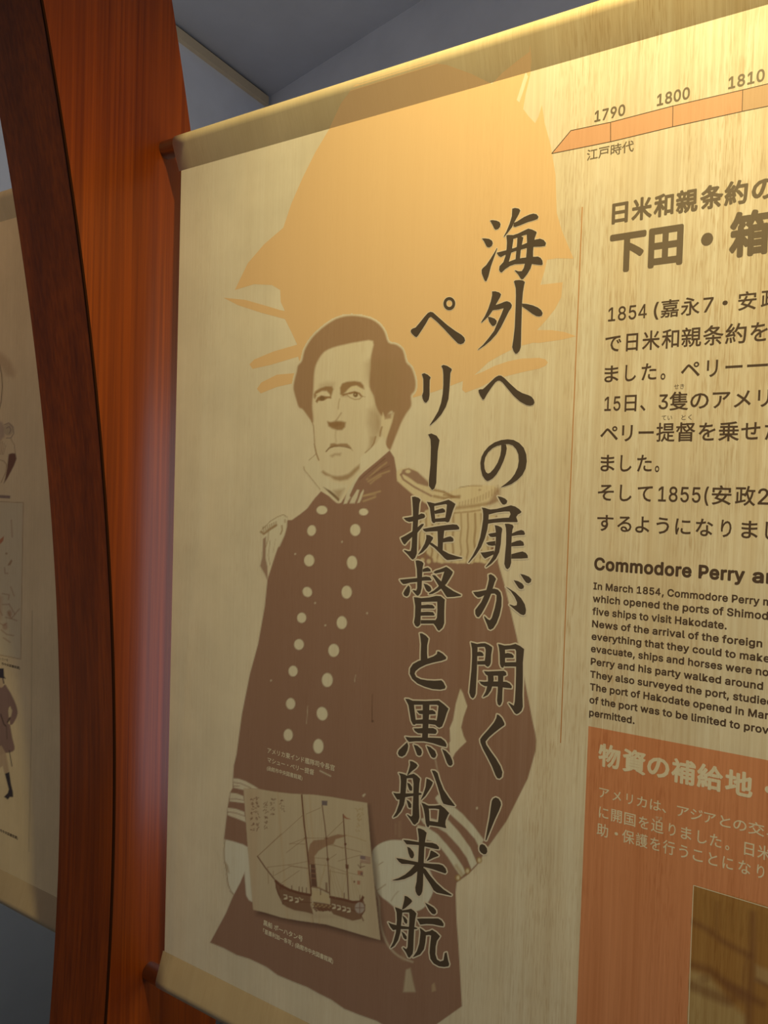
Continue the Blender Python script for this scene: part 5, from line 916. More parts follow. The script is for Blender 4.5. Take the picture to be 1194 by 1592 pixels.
'd':(425,[195,-8,165,-6,137,3,111,16,89,34,70,57,55,84,43,116,36,151,34,189,36,227,43,261,55,293,70,320,89,342,112,361,137,374,165,382,196,384,218,383,237,379,253,373,267,364,278,355,287,346,295,336,301,327,306,319,311,319,311,509,372,509,372,0,313,0,313,59,307,59,301,50,295,41,287,31,277,21,266,12,252,4,236,-3,217,-7,205,47,226,49,246,55,263,65,278,78,290,95,299,115,306,138,310,162,312,189,310,216,306,241,300,263,290,282,278,299,263,312,246,322,227,328,205,330,182,328,162,322,145,311,130,298,118,281,108,261,102,239,98,215,96,189,98,163,102,139,109,117,118,97,130,80,145,66,162,55,182,49],[28,30,29,28,31,30,17,19,18,17,20,19,16,20,17,16,21,20,15,21,16,15,22,21,15,23,22,14,23,15,14,24,23,14,25,24,13,61,14,61,25,14,61,26,25,13,62,61,60,26,61,59,26,60,13,63,62,59,27,26,58,27,59,13,64,63,12,64,13,58,28,27,58,57,28,57,56,28,56,55,28,55,54,28,54,31,28,12,65,64,12,66,65,11,66,12,11,67,66,10,67,11,10,68,67,53,31,54,10,69,68,9,69,10,52,31,53,9,70,69,9,71,70,51,31,52,8,71,9,8,72,71,50,31,51,7,72,8,7,73,72,49,31,50,7,74,73,6,74,7,48,31,49,6,75,74,47,33,48,33,31,48,5,75,6,5,76,75,46,33,47,5,77,76,45,34,46,34,33,46,45,35,34,32,31,33,4,77,5,4,78,77,44,35,45,44,36,35,4,43,78,43,36,44,4,36,43,4,37,36,3,37,4,3,38,37,3,39,38,2,39,3,2,40,39,2,41,40,1,41,2,1,42,41,0,42,1]),
'e':(404,[212,-8,177,-5,145,3,117,16,92,35,72,58,56,85,44,116,37,150,34,187,36,224,44,258,55,290,71,317,91,340,115,359,142,373,172,382,205,384,226,383,246,380,266,374,285,366,303,355,319,341,334,324,347,305,357,282,365,256,370,227,371,194,371,169,75,169,75,221,338,221,310,202,308,226,304,248,298,269,288,286,277,301,263,314,246,323,227,328,205,330,183,328,164,323,146,313,131,301,119,286,109,270,102,251,97,231,96,211,96,178,98,151,102,127,110,106,121,88,135,73,151,61,169,53,190,48,212,46,227,47,241,49,254,53,265,58,276,65,285,73,294,82,300,93,306,105,365,91,358,72,348,55,335,39,320,26,302,14,283,4,261,-3,237,-7],[17,19,18,17,20,19,16,20,17,16,21,20,16,22,21,15,22,16,15,23,22,14,23,15,14,24,23,14,25,24,13,45,14,45,44,14,44,25,14,43,25,44,42,25,43,13,46,45,42,26,25,41,26,42,13,47,46,12,47,13,40,26,41,12,48,47,40,27,26,39,27,40,12,49,48,11,49,12,11,50,49,38,27,39,38,28,27,11,51,50,37,28,38,10,51,11,37,29,28,10,52,51,36,29,37,10,33,52,33,53,52,36,34,29,34,30,29,35,34,36,9,33,10,9,32,33,53,34,33,53,30,34,54,30,53,54,31,30,8,32,9,55,31,54,8,31,32,8,55,31,8,56,55,7,56,8,7,57,56,6,57,7,6,58,57,71,73,72,70,73,71,70,74,73,6,59,58,5,59,6,69,74,70,5,60,59,68,74,69,68,75,74,67,75,68,5,61,60,66,75,67,4,61,5,66,76,75,4,62,61,65,76,66,64,76,65,4,63,62,63,76,64,4,76,63,4,77,76,3,77,4,3,78,77,2,78,3,2,79,78,2,80,79,1,80,2,1,81,80,0,81,1]),
'f':(254,[228,379,228,327,6,327,6,379,81,0,81,432,82,452,87,470,96,486,107,499,120,510,135,519,152,525,169,529,187,530,201,530,212,529,222,527,231,525,238,523,243,521,227,468,224,470,220,471,215,472,209,473,202,474,195,474,178,472,164,468,154,460,147,449,143,435,142,419,142,0],[13,15,14,13,16,15,12,16,13,12,17,16,12,18,17,11,18,12,11,19,18,11,20,19,11,21,20,10,21,11,9,23,10,23,22,10,22,21,10,8,25,9,25,24,9,24,23,9,7,27,8,27,26,8,26,25,8,7,28,27,7,29,28,6,29,7,6,30,29,6,31,30,5,31,6,5,32,31,5,33,32,4,33,5,4,34,33,2,0,3,2,1,0]),
'g':(425,[207,-151,180,-149,156,-146,134,-140,114,-132,97,-122,82,-110,70,-97,59,-84,51,-69,101,-41,107,-49,114,-57,122,-66,131,-74,142,-82,154,-88,169,-93,187,-96,207,-97,236,-95,261,-87,282,-75,298,-58,308,-34,311,-6,311,68,306,68,301,60,294,51,287,41,277,32,266,23,252,16,236,10,217,6,195,5,165,7,138,14,113,27,90,43,71,65,55,90,43,120,36,154,34,191,36,229,43,263,55,293,71,320,90,342,112,361,138,374,166,382,196,384,218,383,237,379,253,373,267,365,279,356,288,346,296,336,302,327,308,319,313,319,313,379,372,379,372,-9,370,-40,363,-67,350,-90,334,-109,314,-124,291,-136,265,-144,237,-149,205,59,227,61,246,66,264,75,278,87,290,103,300,121,307,142,311,166,312,193,311,219,307,242,300,264,291,283,279,299,264,312,247,322,227,328,205,330,182,328,163,322,145,312,130,298,118,282,109,262,102,241,98,218,96,193,98,167,102,144,109,123,118,104,131,88,145,76,163,66,183,61],[53,55,54,53,56,55,52,56,53,64,66,65,64,67,66,52,57,56,51,57,52,51,58,57,51,59,58,50,59,51,50,60,59,50,61,60,49,94,50,94,61,50,94,62,61,49,95,94,93,62,94,92,62,93,49,96,95,92,63,62,91,63,92,49,97,96,48,97,49,91,64,63,91,90,64,90,89,64,89,88,64,88,87,64,87,67,64,48,98,97,48,99,98,47,99,48,47,100,99,46,100,47,46,101,100,86,67,87,46,102,101,45,102,46,85,67,86,45,103,102,45,104,103,84,67,85,44,104,45,44,105,104,83,67,84,43,105,44,43,106,105,82,67,83,43,107,106,81,67,82,42,107,43,42,108,107,80,26,81,26,67,81,41,108,42,41,109,108,79,26,80,41,110,109,78,27,79,27,26,79,78,28,27,25,67,26,41,111,110,77,28,78,40,111,41,40,76,111,76,28,77,76,29,28,40,29,76,40,30,29,39,30,40,39,31,30,39,32,31,38,32,39,38,33,32,38,34,33,37,34,38,37,35,34,36,35,37,24,67,25,24,68,67,23,68,24,23,69,68,9,11,10,9,12,11,9,13,12,22,69,23,9,14,13,22,70,69,8,14,9,8,15,14,21,70,22,8,16,15,7,16,8,20,70,21,7,17,16,20,71,70,7,18,17,19,71,20,7,19,18,7,71,19,6,71,7,6,72,71,5,72,6,4,72,5,4,73,72,3,73,4,3,74,73,2,74,3,2,75,74,1,75,2,1,0,75]),
'h':(410,[114,227,114,0,53,0,53,509,114,509,114,287,102,287,116,319,132,344,152,362,175,374,200,382,227,384,252,383,275,377,295,369,313,356,328,340,341,321,350,298,355,271,357,240,357,0,296,0,296,235,293,263,286,286,273,304,256,318,235,326,210,329,192,328,176,324,161,317,147,308,136,297,126,283,119,266,115,248],[2,4,3,2,6,4,6,5,4,11,13,12,11,14,13,10,14,11,10,15,14,9,15,10,9,16,15,8,16,9,8,17,16,7,31,8,31,17,8,31,30,17,30,18,17,29,18,30,7,32,31,28,18,29,7,33,32,28,19,18,6,33,7,27,19,28,6,34,33,6,35,34,26,19,27,26,20,19,6,36,35,2,37,6,37,36,6,25,20,26,25,21,20,2,38,37,24,21,25,2,0,38,24,22,21,23,22,24,2,1,0]),
'i':(167,[84,443,73,444,63,448,54,455,47,463,43,472,41,483,43,494,47,504,54,512,63,518,73,522,84,524,95,522,105,518,114,512,121,504,125,494,126,483,125,472,121,463,114,455,105,448,95,444,53,0,53,379,114,379,114,0],[24,26,25,24,27,26,11,13,12,10,13,11,10,14,13,9,14,10,9,15,14,8,15,9,8,16,15,7,16,8,7,17,16,6,17,7,6,18,17,5,18,6,5,19,18,4,19,5,4,20,19,3,20,4,3,21,20,2,21,3,2,22,21,1,22,2,1,23,22,0,23,1]),
'k':(381,[110,137,110,212,121,212,284,379,360,379,184,199,177,199,53,0,53,509,114,509,114,0,294,0,148,186,191,229,372,0],[7,9,8,7,1,9,1,10,9,2,4,3,2,13,4,13,5,4,2,12,13,5,14,13,7,0,1,10,2,1,10,12,2,0,5,6,0,14,5,10,11,12,7,14,0,10,14,7,11,14,10]),
'l':(189,[139,-2,112,0,91,8,74,20,62,37,55,59,53,84,53,509,114,509,114,99,114,83,117,71,120,62,126,57,135,53,146,52,152,52,157,52,160,53,164,53,167,54,170,54,181,3,175,1,169,0,162,-1,154,-2,147,-2],[6,8,7,6,9,8,6,10,9,5,10,6,5,11,10,5,12,11,5,13,12,4,13,5,4,14,13,20,22,21,19,22,20,18,22,19,4,15,14,17,22,18,16,22,17,15,22,16,4,22,15,3,22,4,2,22,3,1,22,2,1,23,22,1,24,23,1,25,24,0,25,1,0,26,25,0,27,26]),
'm':(610,[53,0,53,379,112,379,112,295,108,295,114,314,122,331,132,346,144,358,158,368,172,376,187,382,203,385,219,386,245,383,268,375,287,361,303,342,314,320,321,295,312,295,318,312,326,329,337,343,350,356,364,366,381,375,398,381,417,385,437,386,458,385,478,380,497,372,514,361,529,346,541,328,550,307,555,283,557,255,557,0,496,0,496,254,493,279,485,298,473,313,456,323,438,329,419,330,402,329,387,326,374,320,363,312,353,302,345,290,340,277,336,263,335,247,335,0,274,0,274,260,272,280,265,297,253,311,238,322,220,328,199,330,185,329,171,326,158,320,145,312,135,302,126,289,119,274,115,257,114,238,114,0],[12,14,13,28,30,29,11,14,12,27,30,28,27,31,30,11,15,14,10,15,11,26,31,27,26,32,31,0,2,1,0,4,2,4,3,2,9,15,10,25,32,26,9,16,15,25,33,32,8,16,9,24,33,25,8,17,16,24,34,33,7,17,8,23,34,24,23,35,34,6,17,7,22,47,23,47,35,23,6,65,17,65,18,17,5,66,6,66,65,6,64,18,65,22,48,47,46,35,47,5,67,66,22,49,48,21,49,22,45,35,46,45,36,35,63,18,64,5,68,67,21,50,49,44,36,45,62,18,63,5,69,68,62,19,18,21,51,50,4,69,5,43,36,44,20,51,21,4,70,69,20,52,51,61,19,62,43,37,36,20,53,52,4,71,70,42,37,43,60,20,61,20,19,61,0,72,4,72,71,4,60,53,20,60,54,53,42,38,37,59,54,60,41,38,42,59,55,54,0,73,72,59,56,55,58,56,59,0,74,73,41,39,38,40,39,41,58,57,56,0,75,74]),
'n':(410,[114,227,114,0,53,0,53,379,112,379,112,287,102,287,116,319,132,344,152,362,175,374,200,382,227,384,252,383,275,377,295,369,313,356,328,340,341,321,350,298,355,271,357,240,357,0,296,0,296,235,293,263,286,286,273,304,256,318,235,326,210,329,192,328,176,324,161,317,147,308,136,297,126,283,119,266,115,248],[11,13,12,11,14,13,10,14,11,2,4,3,2,6,4,6,5,4,10,15,14,9,15,10,9,16,15,8,16,9,8,17,16,7,31,8,31,17,8,31,30,17,30,18,17,29,18,30,7,32,31,28,18,29,7,33,32,28,19,18,6,33,7,27,19,28,6,34,33,6,35,34,26,19,27,26,20,19,6,36,35,2,37,6,37,36,6,25,20,26,25,21,20,2,38,37,24,21,25,2,0,38,24,22,21,23,22,24,2,1,0]),
'o':(416,[207,-8,174,-5,144,3,117,16,93,35,72,58,56,85,44,116,37,150,34,187,37,225,44,260,56,291,72,318,93,341,117,360,144,374,174,382,207,384,241,382,271,374,299,360,323,341,343,318,359,291,371,260,379,225,381,187,379,150,371,116,359,85,343,58,323,35,299,16,271,3,241,-5,207,46,231,49,252,55,270,66,285,80,298,97,307,117,314,139,318,163,319,187,318,212,314,236,307,258,298,278,285,296,270,310,252,321,231,328,207,330,184,328,163,321,145,310,130,296,118,278,108,258,102,236,98,212,96,187,98,163,102,139,108,117,118,97,130,80,145,66,163,55,184,49],[17,19,18,16,19,17,16,20,19,15,20,16,15,21,20,14,21,15,14,22,21,13,22,14,13,54,22,54,23,22,13,55,54,53,23,54,13,56,55,52,23,53,13,57,56,51,23,52,12,57,13,51,24,23,12,58,57,50,24,51,12,59,58,49,24,50,11,59,12,49,25,24,11,60,59,48,25,49,10,60,11,48,26,25,10,61,60,47,26,48,10,62,61,46,26,47,46,27,26,9,62,10,9,63,62,45,27,46,8,63,9,8,64,63,44,27,45,44,28,27,8,65,64,43,28,44,43,29,28,7,65,8,7,66,65,42,29,43,7,67,66,41,29,42,6,67,7,41,30,29,6,68,67,40,30,41,5,68,6,40,31,30,5,69,68,39,31,40,5,70,69,38,31,39,4,70,5,38,32,31,4,71,70,37,32,38,4,36,71,36,32,37,4,32,36,3,32,4,3,33,32,2,33,3,2,34,33,1,34,2,1,35,34,0,35,1]),
'p':(425,[53,-143,53,379,112,379,112,319,118,319,123,327,130,336,137,346,147,355,158,364,171,373,188,379,207,383,229,384,259,382,287,374,313,361,335,342,354,320,370,293,381,261,388,227,390,189,388,151,381,116,370,84,355,57,336,34,313,16,288,3,260,-6,229,-8,208,-7,189,-3,173,4,159,12,147,21,138,31,130,41,124,50,118,59,114,59,114,-143,220,47,242,49,262,55,279,66,294,80,306,97,316,117,323,139,327,163,328,189,327,215,323,239,316,261,307,281,295,298,280,311,262,322,243,328,220,330,198,328,178,322,161,312,147,299,134,282,125,263,118,241,114,216,113,189,114,162,118,138,125,115,135,95,147,78,162,65,179,55,198,49],[12,14,13,11,14,12,11,15,14,0,2,1,0,3,2,10,15,11,10,16,15,9,16,10,8,16,9,8,17,16,7,17,8,6,17,7,6,61,17,61,18,17,5,61,6,5,62,61,60,18,61,5,63,62,59,18,60,4,63,5,4,64,63,58,18,59,58,19,18,0,4,3,0,68,4,68,67,4,67,66,4,66,65,4,65,64,4,57,19,58,56,19,57,56,20,19,55,20,56,55,21,20,54,21,55,0,69,68,53,21,54,53,22,21,0,70,69,52,22,53,0,71,70,51,22,52,51,23,22,50,23,51,0,72,71,50,24,23,49,24,50,0,73,72,48,24,49,48,25,24,0,41,73,41,74,73,47,25,48,41,75,74,47,26,25,46,26,47,41,76,75,45,26,46,41,40,76,40,77,76,0,42,41,39,77,40,45,27,26,44,27,45,39,78,77,38,78,39,43,27,44,38,43,78,38,27,43,37,27,38,37,28,27,36,28,37,35,28,36,35,29,28,34,29,35,33,29,34,33,30,29,32,30,33,32,31,30]),
'r':(259,[53,0,53,379,112,379,112,321,115,321,124,339,137,354,152,367,171,377,191,383,213,385,218,385,223,385,229,384,235,384,240,384,243,384,243,322,241,323,236,324,230,324,223,325,215,326,207,326,190,324,174,321,159,315,146,306,135,296,126,284,119,269,115,254,114,237,114,0],[9,11,10,9,12,11,9,13,12,9,14,13,9,15,14,9,16,15,9,17,16,8,17,9,0,2,1,0,3,2,7,17,8,6,17,7,5,19,6,19,18,6,18,17,6,4,23,5,23,22,5,22,21,5,21,20,5,20,19,5,4,24,23,4,25,24,0,4,3,0,31,4,31,30,4,30,29,4,29,28,4,28,27,4,27,26,4,26,25,4,0,32,31,0,33,32]),
's':(365,[182,-8,157,-7,133,-3,112,3,93,12,76,24,62,38,50,54,41,73,36,94,94,107,101,87,111,72,124,60,141,52,160,47,181,45,206,47,227,53,244,62,258,74,265,88,268,103,266,115,262,126,254,136,243,144,229,150,212,155,149,170,118,180,92,192,72,208,58,227,50,249,47,274,49,295,55,314,65,332,79,347,95,360,115,370,137,378,161,383,187,384,212,383,234,379,254,372,271,363,286,352,299,339,309,324,318,308,324,290,268,277,262,291,254,304,243,316,228,325,210,331,187,333,166,331,147,326,131,317,119,305,111,292,109,277,110,264,115,253,124,243,136,235,152,229,172,223,229,209,261,200,287,187,306,171,320,153,328,131,331,107,329,85,323,65,312,47,298,31,281,18,260,6,236,-2,210,-7],[43,45,44,43,46,45,42,46,43,42,47,46,41,47,42,41,48,47,40,48,41,40,49,48,39,49,40,39,50,49,38,50,39,38,60,50,60,51,50,38,61,60,59,51,60,37,61,38,37,62,61,58,51,59,37,63,62,57,51,58,57,52,51,37,64,63,56,52,57,36,64,37,56,53,52,36,65,64,55,53,56,35,65,36,35,66,65,54,53,55,35,67,66,34,67,35,34,68,67,34,69,68,33,69,34,33,70,69,33,71,70,33,72,71,32,72,33,32,73,72,32,74,73,31,74,32,31,75,74,30,75,31,30,76,75,29,76,30,29,77,76,28,77,29,27,77,28,27,78,77,26,78,27,25,78,26,24,78,25,24,79,78,23,79,24,22,79,23,9,11,10,22,80,79,21,80,22,8,11,9,20,80,21,8,12,11,20,81,80,19,81,20,7,12,8,7,13,12,19,82,81,18,82,19,7,14,13,6,14,7,17,82,18,6,15,14,16,82,17,16,83,82,6,16,15,6,83,16,5,83,6,5,84,83,4,84,5,4,85,84,3,85,4,3,86,85,2,86,3,2,87,86,1,87,2,1,0,87]),
't':(228,[204,379,204,327,6,327,6,379,65,471,126,471,126,98,127,83,130,70,136,61,144,55,156,51,170,50,175,50,180,50,185,51,191,52,197,53,202,54,213,2,207,0,200,-2,192,-3,184,-3,176,-4,168,-4,138,-1,113,7,92,21,77,41,68,64,65,93],[31,5,4,31,6,5,2,0,3,2,1,0,31,7,6,30,7,31,30,8,7,30,9,8,29,9,30,29,10,9,29,11,10,17,19,18,16,19,17,15,19,16,29,12,11,14,19,15,13,19,14,12,19,13,29,19,12,28,19,29,27,19,28,26,19,27,26,20,19,26,21,20,25,21,26,25,22,21,25,23,22,25,24,23]),
'u':(410,[182,-5,158,-3,135,2,115,11,97,23,82,39,69,59,60,82,54,109,53,139,53,379,114,379,114,144,116,117,124,94,137,75,154,61,175,53,200,50,218,51,234,55,249,62,263,71,274,83,283,97,290,113,295,132,296,153,296,379,357,379,357,0,298,0,298,92,307,92,294,60,277,35,257,17,234,5,209,-3],[9,11,10,9,12,11,27,29,28,27,30,29,26,30,27,9,13,12,8,13,9,25,33,26,33,30,26,8,14,13,24,33,25,7,14,8,23,32,24,32,33,24,7,15,14,23,34,32,34,31,32,34,30,33,22,34,23,6,15,7,6,16,15,21,34,22,20,34,21,6,17,16,20,35,34,31,30,34,5,17,6,19,35,20,5,18,17,18,35,19,5,35,18,4,35,5,4,36,35,3,36,4,3,37,36,2,37,3,2,38,37,1,38,2,1,0,38]),
'v':(390,[163,0,17,379,84,379,165,155,173,132,180,110,187,87,193,64,199,42,206,21,184,21,191,42,197,64,203,87,209,110,216,132,224,155,305,379,371,379,226,0],[0,2,1,0,3,2,16,18,17,16,19,18,0,4,3,15,19,16,0,5,4,14,19,15,0,6,5,13,19,14,0,7,6,12,19,13,11,8,12,8,19,12,0,11,7,11,8,7,0,10,11,9,19,8,0,9,10,0,19,9]),
'w':(567,[138,0,23,379,87,379,133,214,140,190,147,164,154,137,161,107,168,75,175,41,165,41,172,74,179,105,186,135,192,163,199,189,206,214,252,379,316,379,362,214,368,189,375,163,382,136,388,106,395,75,402,41,391,41,399,75,406,106,413,135,420,163,427,189,434,214,480,379,545,379,429,0,368,0,319,172,314,189,309,207,305,225,300,243,295,262,291,280,286,299,281,318,277,338,291,338,286,319,281,299,277,280,272,262,267,243,263,225,258,207,253,189,248,172,199,0],[0,2,1,0,3,2,16,46,17,46,18,17,46,47,18,47,19,18,32,34,33,32,35,34,16,45,46,48,19,47,49,44,48,44,19,48,16,49,45,49,44,45,16,50,49,43,19,44,16,51,50,42,19,43,16,52,51,41,19,42,40,19,41,16,53,52,39,19,40,16,54,53,0,4,3,15,54,16,39,20,19,31,35,32,38,20,39,15,55,54,0,5,4,37,20,38,37,21,20,30,35,31,15,56,55,14,56,15,14,57,56,36,21,37,0,6,5,36,22,21,29,35,30,13,57,14,0,7,6,36,23,22,28,35,29,12,57,13,0,8,7,36,24,23,27,35,28,11,57,12,0,10,8,10,9,8,36,26,24,26,25,24,26,35,27,10,57,11,0,57,10,36,35,26]),
'y':(390,[47,-139,61,-86,71,-87,83,-89,94,-90,104,-89,113,-86,122,-81,130,-74,138,-64,145,-51,151,-36,163,-1,17,379,84,379,165,155,173,132,180,109,187,87,193,64,199,42,206,21,184,21,190,42,196,64,202,87,209,110,216,132,224,155,305,379,371,379,204,-58,196,-77,187,-93,177,-107,165,-119,153,-128,139,-136,125,-141,109,-144,91,-145,82,-145,73,-144,65,-143,57,-142,52,-140],[12,14,13,12,15,14,28,30,29,28,31,30,12,16,15,27,31,28,26,31,27,12,17,16,25,21,26,21,31,26,12,18,17,24,21,25,12,19,18,23,20,24,20,21,24,12,23,19,23,20,19,12,22,23,12,21,22,12,31,21,11,31,12,10,31,11,9,31,10,9,32,31,8,32,9,7,32,8,7,33,32,6,33,7,0,2,1,5,33,6,0,3,2,4,33,5,0,4,3,0,33,4,0,34,33,0,35,34,0,36,35,0,37,36,0,38,37,45,38,0,44,38,45,44,39,38,43,39,44,42,39,43,42,40,39,41,40,42])}
SPACE = 188
LATIN = 0.73 / 509.0
def glyphs(text, res=3):
    _cv.body = text; _cv.resolution_u = res
    me = _ob.to_mesh(); v = [(p.co.x, p.co.y) for p in me.vertices]; f = [tuple(p.vertices) for p in me.polygons]
    _ob.to_mesh_clear(); return v, f
def swell(v, f, r):
    """thicken letters by widening every outline edge"""
    cnt = {}
    for fc in f:
        for a, b in zip(fc, fc[1:] + fc[:1]): cnt[(min(a, b), max(a, b))] = cnt.get((min(a, b), max(a, b)), 0) + 1
    v2, f2 = list(v), list(f); pts = set()
    for (a, b), c in cnt.items():
        if c != 1: continue
        (x0, y0), (x1, y1) = v[a], v[b]; l = math.hypot(x1 - x0, y1 - y0)
        if l < 1e-6: continue
        nx, ny = -(y1 - y0) / l * r, (x1 - x0) / l * r; i = len(v2)
        v2 += [(x0 - nx, y0 - ny), (x1 - nx, y1 - ny), (x1 + nx, y1 + ny), (x0 + nx, y0 + ny)]; f2.append((i, i + 1, i + 2, i + 3)); pts |= {a, b}
    for a in pts:
        x, y = v[a]; i = len(v2)
        v2 += [(x + r * math.cos(k * math.pi / 3), y + r * math.sin(k * math.pi / 3)) for k in range(6)]; f2.append(tuple(range(i, i + 6)))
    return v2, f2
_cache = {}
def latin(text, r):
    """a run of Latin letters, each thickened and cleaned once"""
    v, f, x = [], [], 0.0
    for c in text:
        if c == ' ': x += SPACE * LATIN; continue
        adv, p, t = INTER[c]
        if (c, r) not in _cache:
            gv = [(p[k] * LATIN, p[k + 1] * LATIN) for k in range(0, len(p), 2)]
            gf = [(t[k], t[k + 1], t[k + 2]) for k in range(0, len(t), 3)]
            if r: gv, gf = swell(gv, gf, r)
            gv, gf = union2d(gv, gf, True)
            _cache[(c, r)] = (gv, gf)
        gv, gf = _cache[(c, r)]; i = len(v)
        v += [(x + q[0], q[1]) for q in gv]; f += [tuple(i + k for k in q) for q in gf]
        x += (adv + 22 + (26 if c == 'k' else 0)) * LATIN
    return v, f
def type_line(flat, org, sc, base, top, segs, kind='cjk', bold=0.0, fat=0.0):
    """base/top: crop points at the bottom and the top of the letters near the line start; segs: (text, crop x left, crop x right)"""
    g = lambda p: (org[0] + p[0] / sc, org[1] + p[1] / sc)
    zb = bxz(g(base))[1]; zt = bxz(g(top))[1]
    lo, hi = (-0.08, 0.84) if kind == 'cjk' else (0.0, 0.73)
    em = (zt - zb) / (hi - lo); zo = zb - lo * em
    for text, x0, x1 in segs:
        clean = all(c in INTER or c == ' ' for c in text)
        if clean: v, f = latin(text, bold + fat if bold + fat > 0.01 else 0.0)
        else:
            v, f = glyphs(text)
            if bold + fat: v, f = swell(v, f, bold + fat)
        xs = [p[0] for p in v]; a, b = min(xs), max(xs)
        X0 = x_at(org[0] + x0 / sc, zb + (zt - zb) / 2); X1 = x_at(org[0] + x1 / sc, zb + (zt - zb) / 2)
        i = len(flat.v)
        flat.v += [(X0 + (p[0] - a) / (b - a) * (X1 - X0), flat.y, zo + p[1] * em) for p in v]
        flat.f += [tuple(i + k for k in fc) for fc in f]
        if clean: flat.mark = (len(flat.v), len(flat.f))
        else: flat.merge(True)
O6 = ((890, 250), 2.6086)
f = Flat(2); type_line(f, *O6, (160, 257), (160, 172), [('日', 160, 226), ('米', 240, 323), ('和', 330, 411), ('親', 420, 509), ('条', 518, 612), ('約', 616, 712), ('の', 727, 828)], fat=0.036); f.build('heading_line', M_GREY, banner)
f = Flat(2); type_line(f, *O6, (308, 432), (308, 272), [('下', 150, 298), ('田', 308, 449), ('・', 521, 571), ('箱', 637, 800)], fat=0.042); f.build('heading_line', M_GREY, banner)

f = Flat(2); type_line(f, *O6, (145, 657), (145, 589), [('1854', 145, 302), ('(', 330, 350), ('嘉', 358, 432), ('永', 440, 516), ('7', 530, 572), ('・', 608, 630), ('安', 672, 747), ('政', 765, 842)], bold=0.014); f.build('body_text_line', M_BROWN, banner)
f = Flat(2); type_line(f, *O6, (133, 779), (133, 705), [('で', 133, 198), ('日', 218, 266), ('米', 283, 355), ('和', 362, 433), ('親', 442, 523), ('条', 530, 613), ('約', 620, 706), ('を', 722, 792)], bold=0.014); f.build('body_text_line', M_BROWN, banner)
f = Flat(2); type_line(f, *O6, (128, 901), (128, 830), [('ま', 130, 187), ('し', 214, 258), ('た', 280, 341), ('。', 358, 378), ('ペ', 440, 517), ('リ', 545, 590), ('ー', 620, 690), ('ー', 708, 793)], bold=0.014); f.build('body_text_line', M_BROWN, banner)
f = Flat(2); type_line(f, *O6, (128, 1020), (128, 950), [('15', 130, 195), ('日', 212, 260), ('、', 275, 297), ('3', 350, 388), ('隻', 393, 470), ('の', 478, 553), ('ア', 568, 640), ('メ', 655, 724), ('リ', 752, 800)], bold=0.014); f.build('body_text_line', M_BROWN, banner)
f = Flat(2); type_line(f, *O6, (113, 1141), (113, 1069), [('ペ', 113, 185), ('リ', 201, 244), ('ー', 268, 330), ('提', 340, 415), ('督', 420, 498), ('を', 512, 580), ('乗', 592, 676), ('せ', 684, 762), ('た', 780, 850)], bold=0.014); f.build('body_text_line', M_BROWN, banner)
f = Flat(2); type_line(f, *O6, (112, 1261), (112, 1190), [('ま', 114, 171), ('し', 194, 240), ('た', 262, 322), ('。', 335, 353)], bold=0.014); f.build('body_text_line', M_BROWN, banner)
f = Flat(2); type_line(f, *O6, (103, 1379), (103, 1308), [('そ', 103, 168), ('し', 192, 240), ('て', 264, 325), ('1855', 348, 520), ('(', 535, 553), ('安', 565, 645), ('政', 660, 742), ('2', 752, 796)], bold=0.014); f.build('body_text_line', M_BROWN, banner)
f = Flat(2); type_line(f, *O6, (100, 1501), (100, 1432), [('す', 100, 166), ('る', 182, 240), ('よ', 255, 312), ('う', 340, 392), ('に', 417, 480), ('な', 500, 570), ('り', 602, 645), ('ま', 685, 752), ('し', 782, 838)], bold=0.014); f.build('body_text_line', M_BROWN, banner)
f = Flat(2); type_line(f, *O6, (412, 927), (412, 905), [('せき', 412, 453)]); f.build('body_text_line', M_BROWN, banner)
f = Flat(2); type_line(f, *O6, (362, 1053), (362, 1031), [('てい', 362, 404)]); f.build('body_text_line', M_BROWN, banner)
f = Flat(2); type_line(f, *O6, (440, 1052), (440, 1029), [('とく', 442, 484)]); f.build('body_text_line', M_BROWN, banner)

O7 = ((890, 840), 3.928)
f = Flat(2); type_line(f, *O7, (133, 177), (133, 107), [('Commodore', 133, 728), ('Perry', 770, 1053), ('an', 1098, 1255)], 'lat', bold=0.045); f.build('english_text_line', M_BROWN, banner)
ENG = [('In March 1854, Commodore Perry m', 128, 1218, 298, 258), ('which opened the ports of Shimod', 125, 1196, 375, 334), ('five ships to visit Hakodate.', 122, 943, 452, 411), ('News of the arrival of the foreign', 120, 1160, 528, 488),
       ('everything that they could to make', 117, 1206, 605, 565), ('evacuate, ships and horses were no', 113, 1199, 680, 640), ('Perry and his party walked around', 112, 1165, 758, 718), ('They also surveyed the port, studied', 108, 1226, 836, 796),
       ('The port of Hakodate opened in Mar', 107, 1199, 913, 873), ('of the port was to be limited to prov', 104, 1199, 992, 952), ('permitted.', 102, 380, 1070, 1030)]
for tx, a, b, y1, y0 in ENG:
    f = Flat(2); type_line(f, *O7, (a, y1), (a, y0), [(tx, a, b)], 'lat', bold=0.035); f.build('english_text_line', M_BROWN, banner)


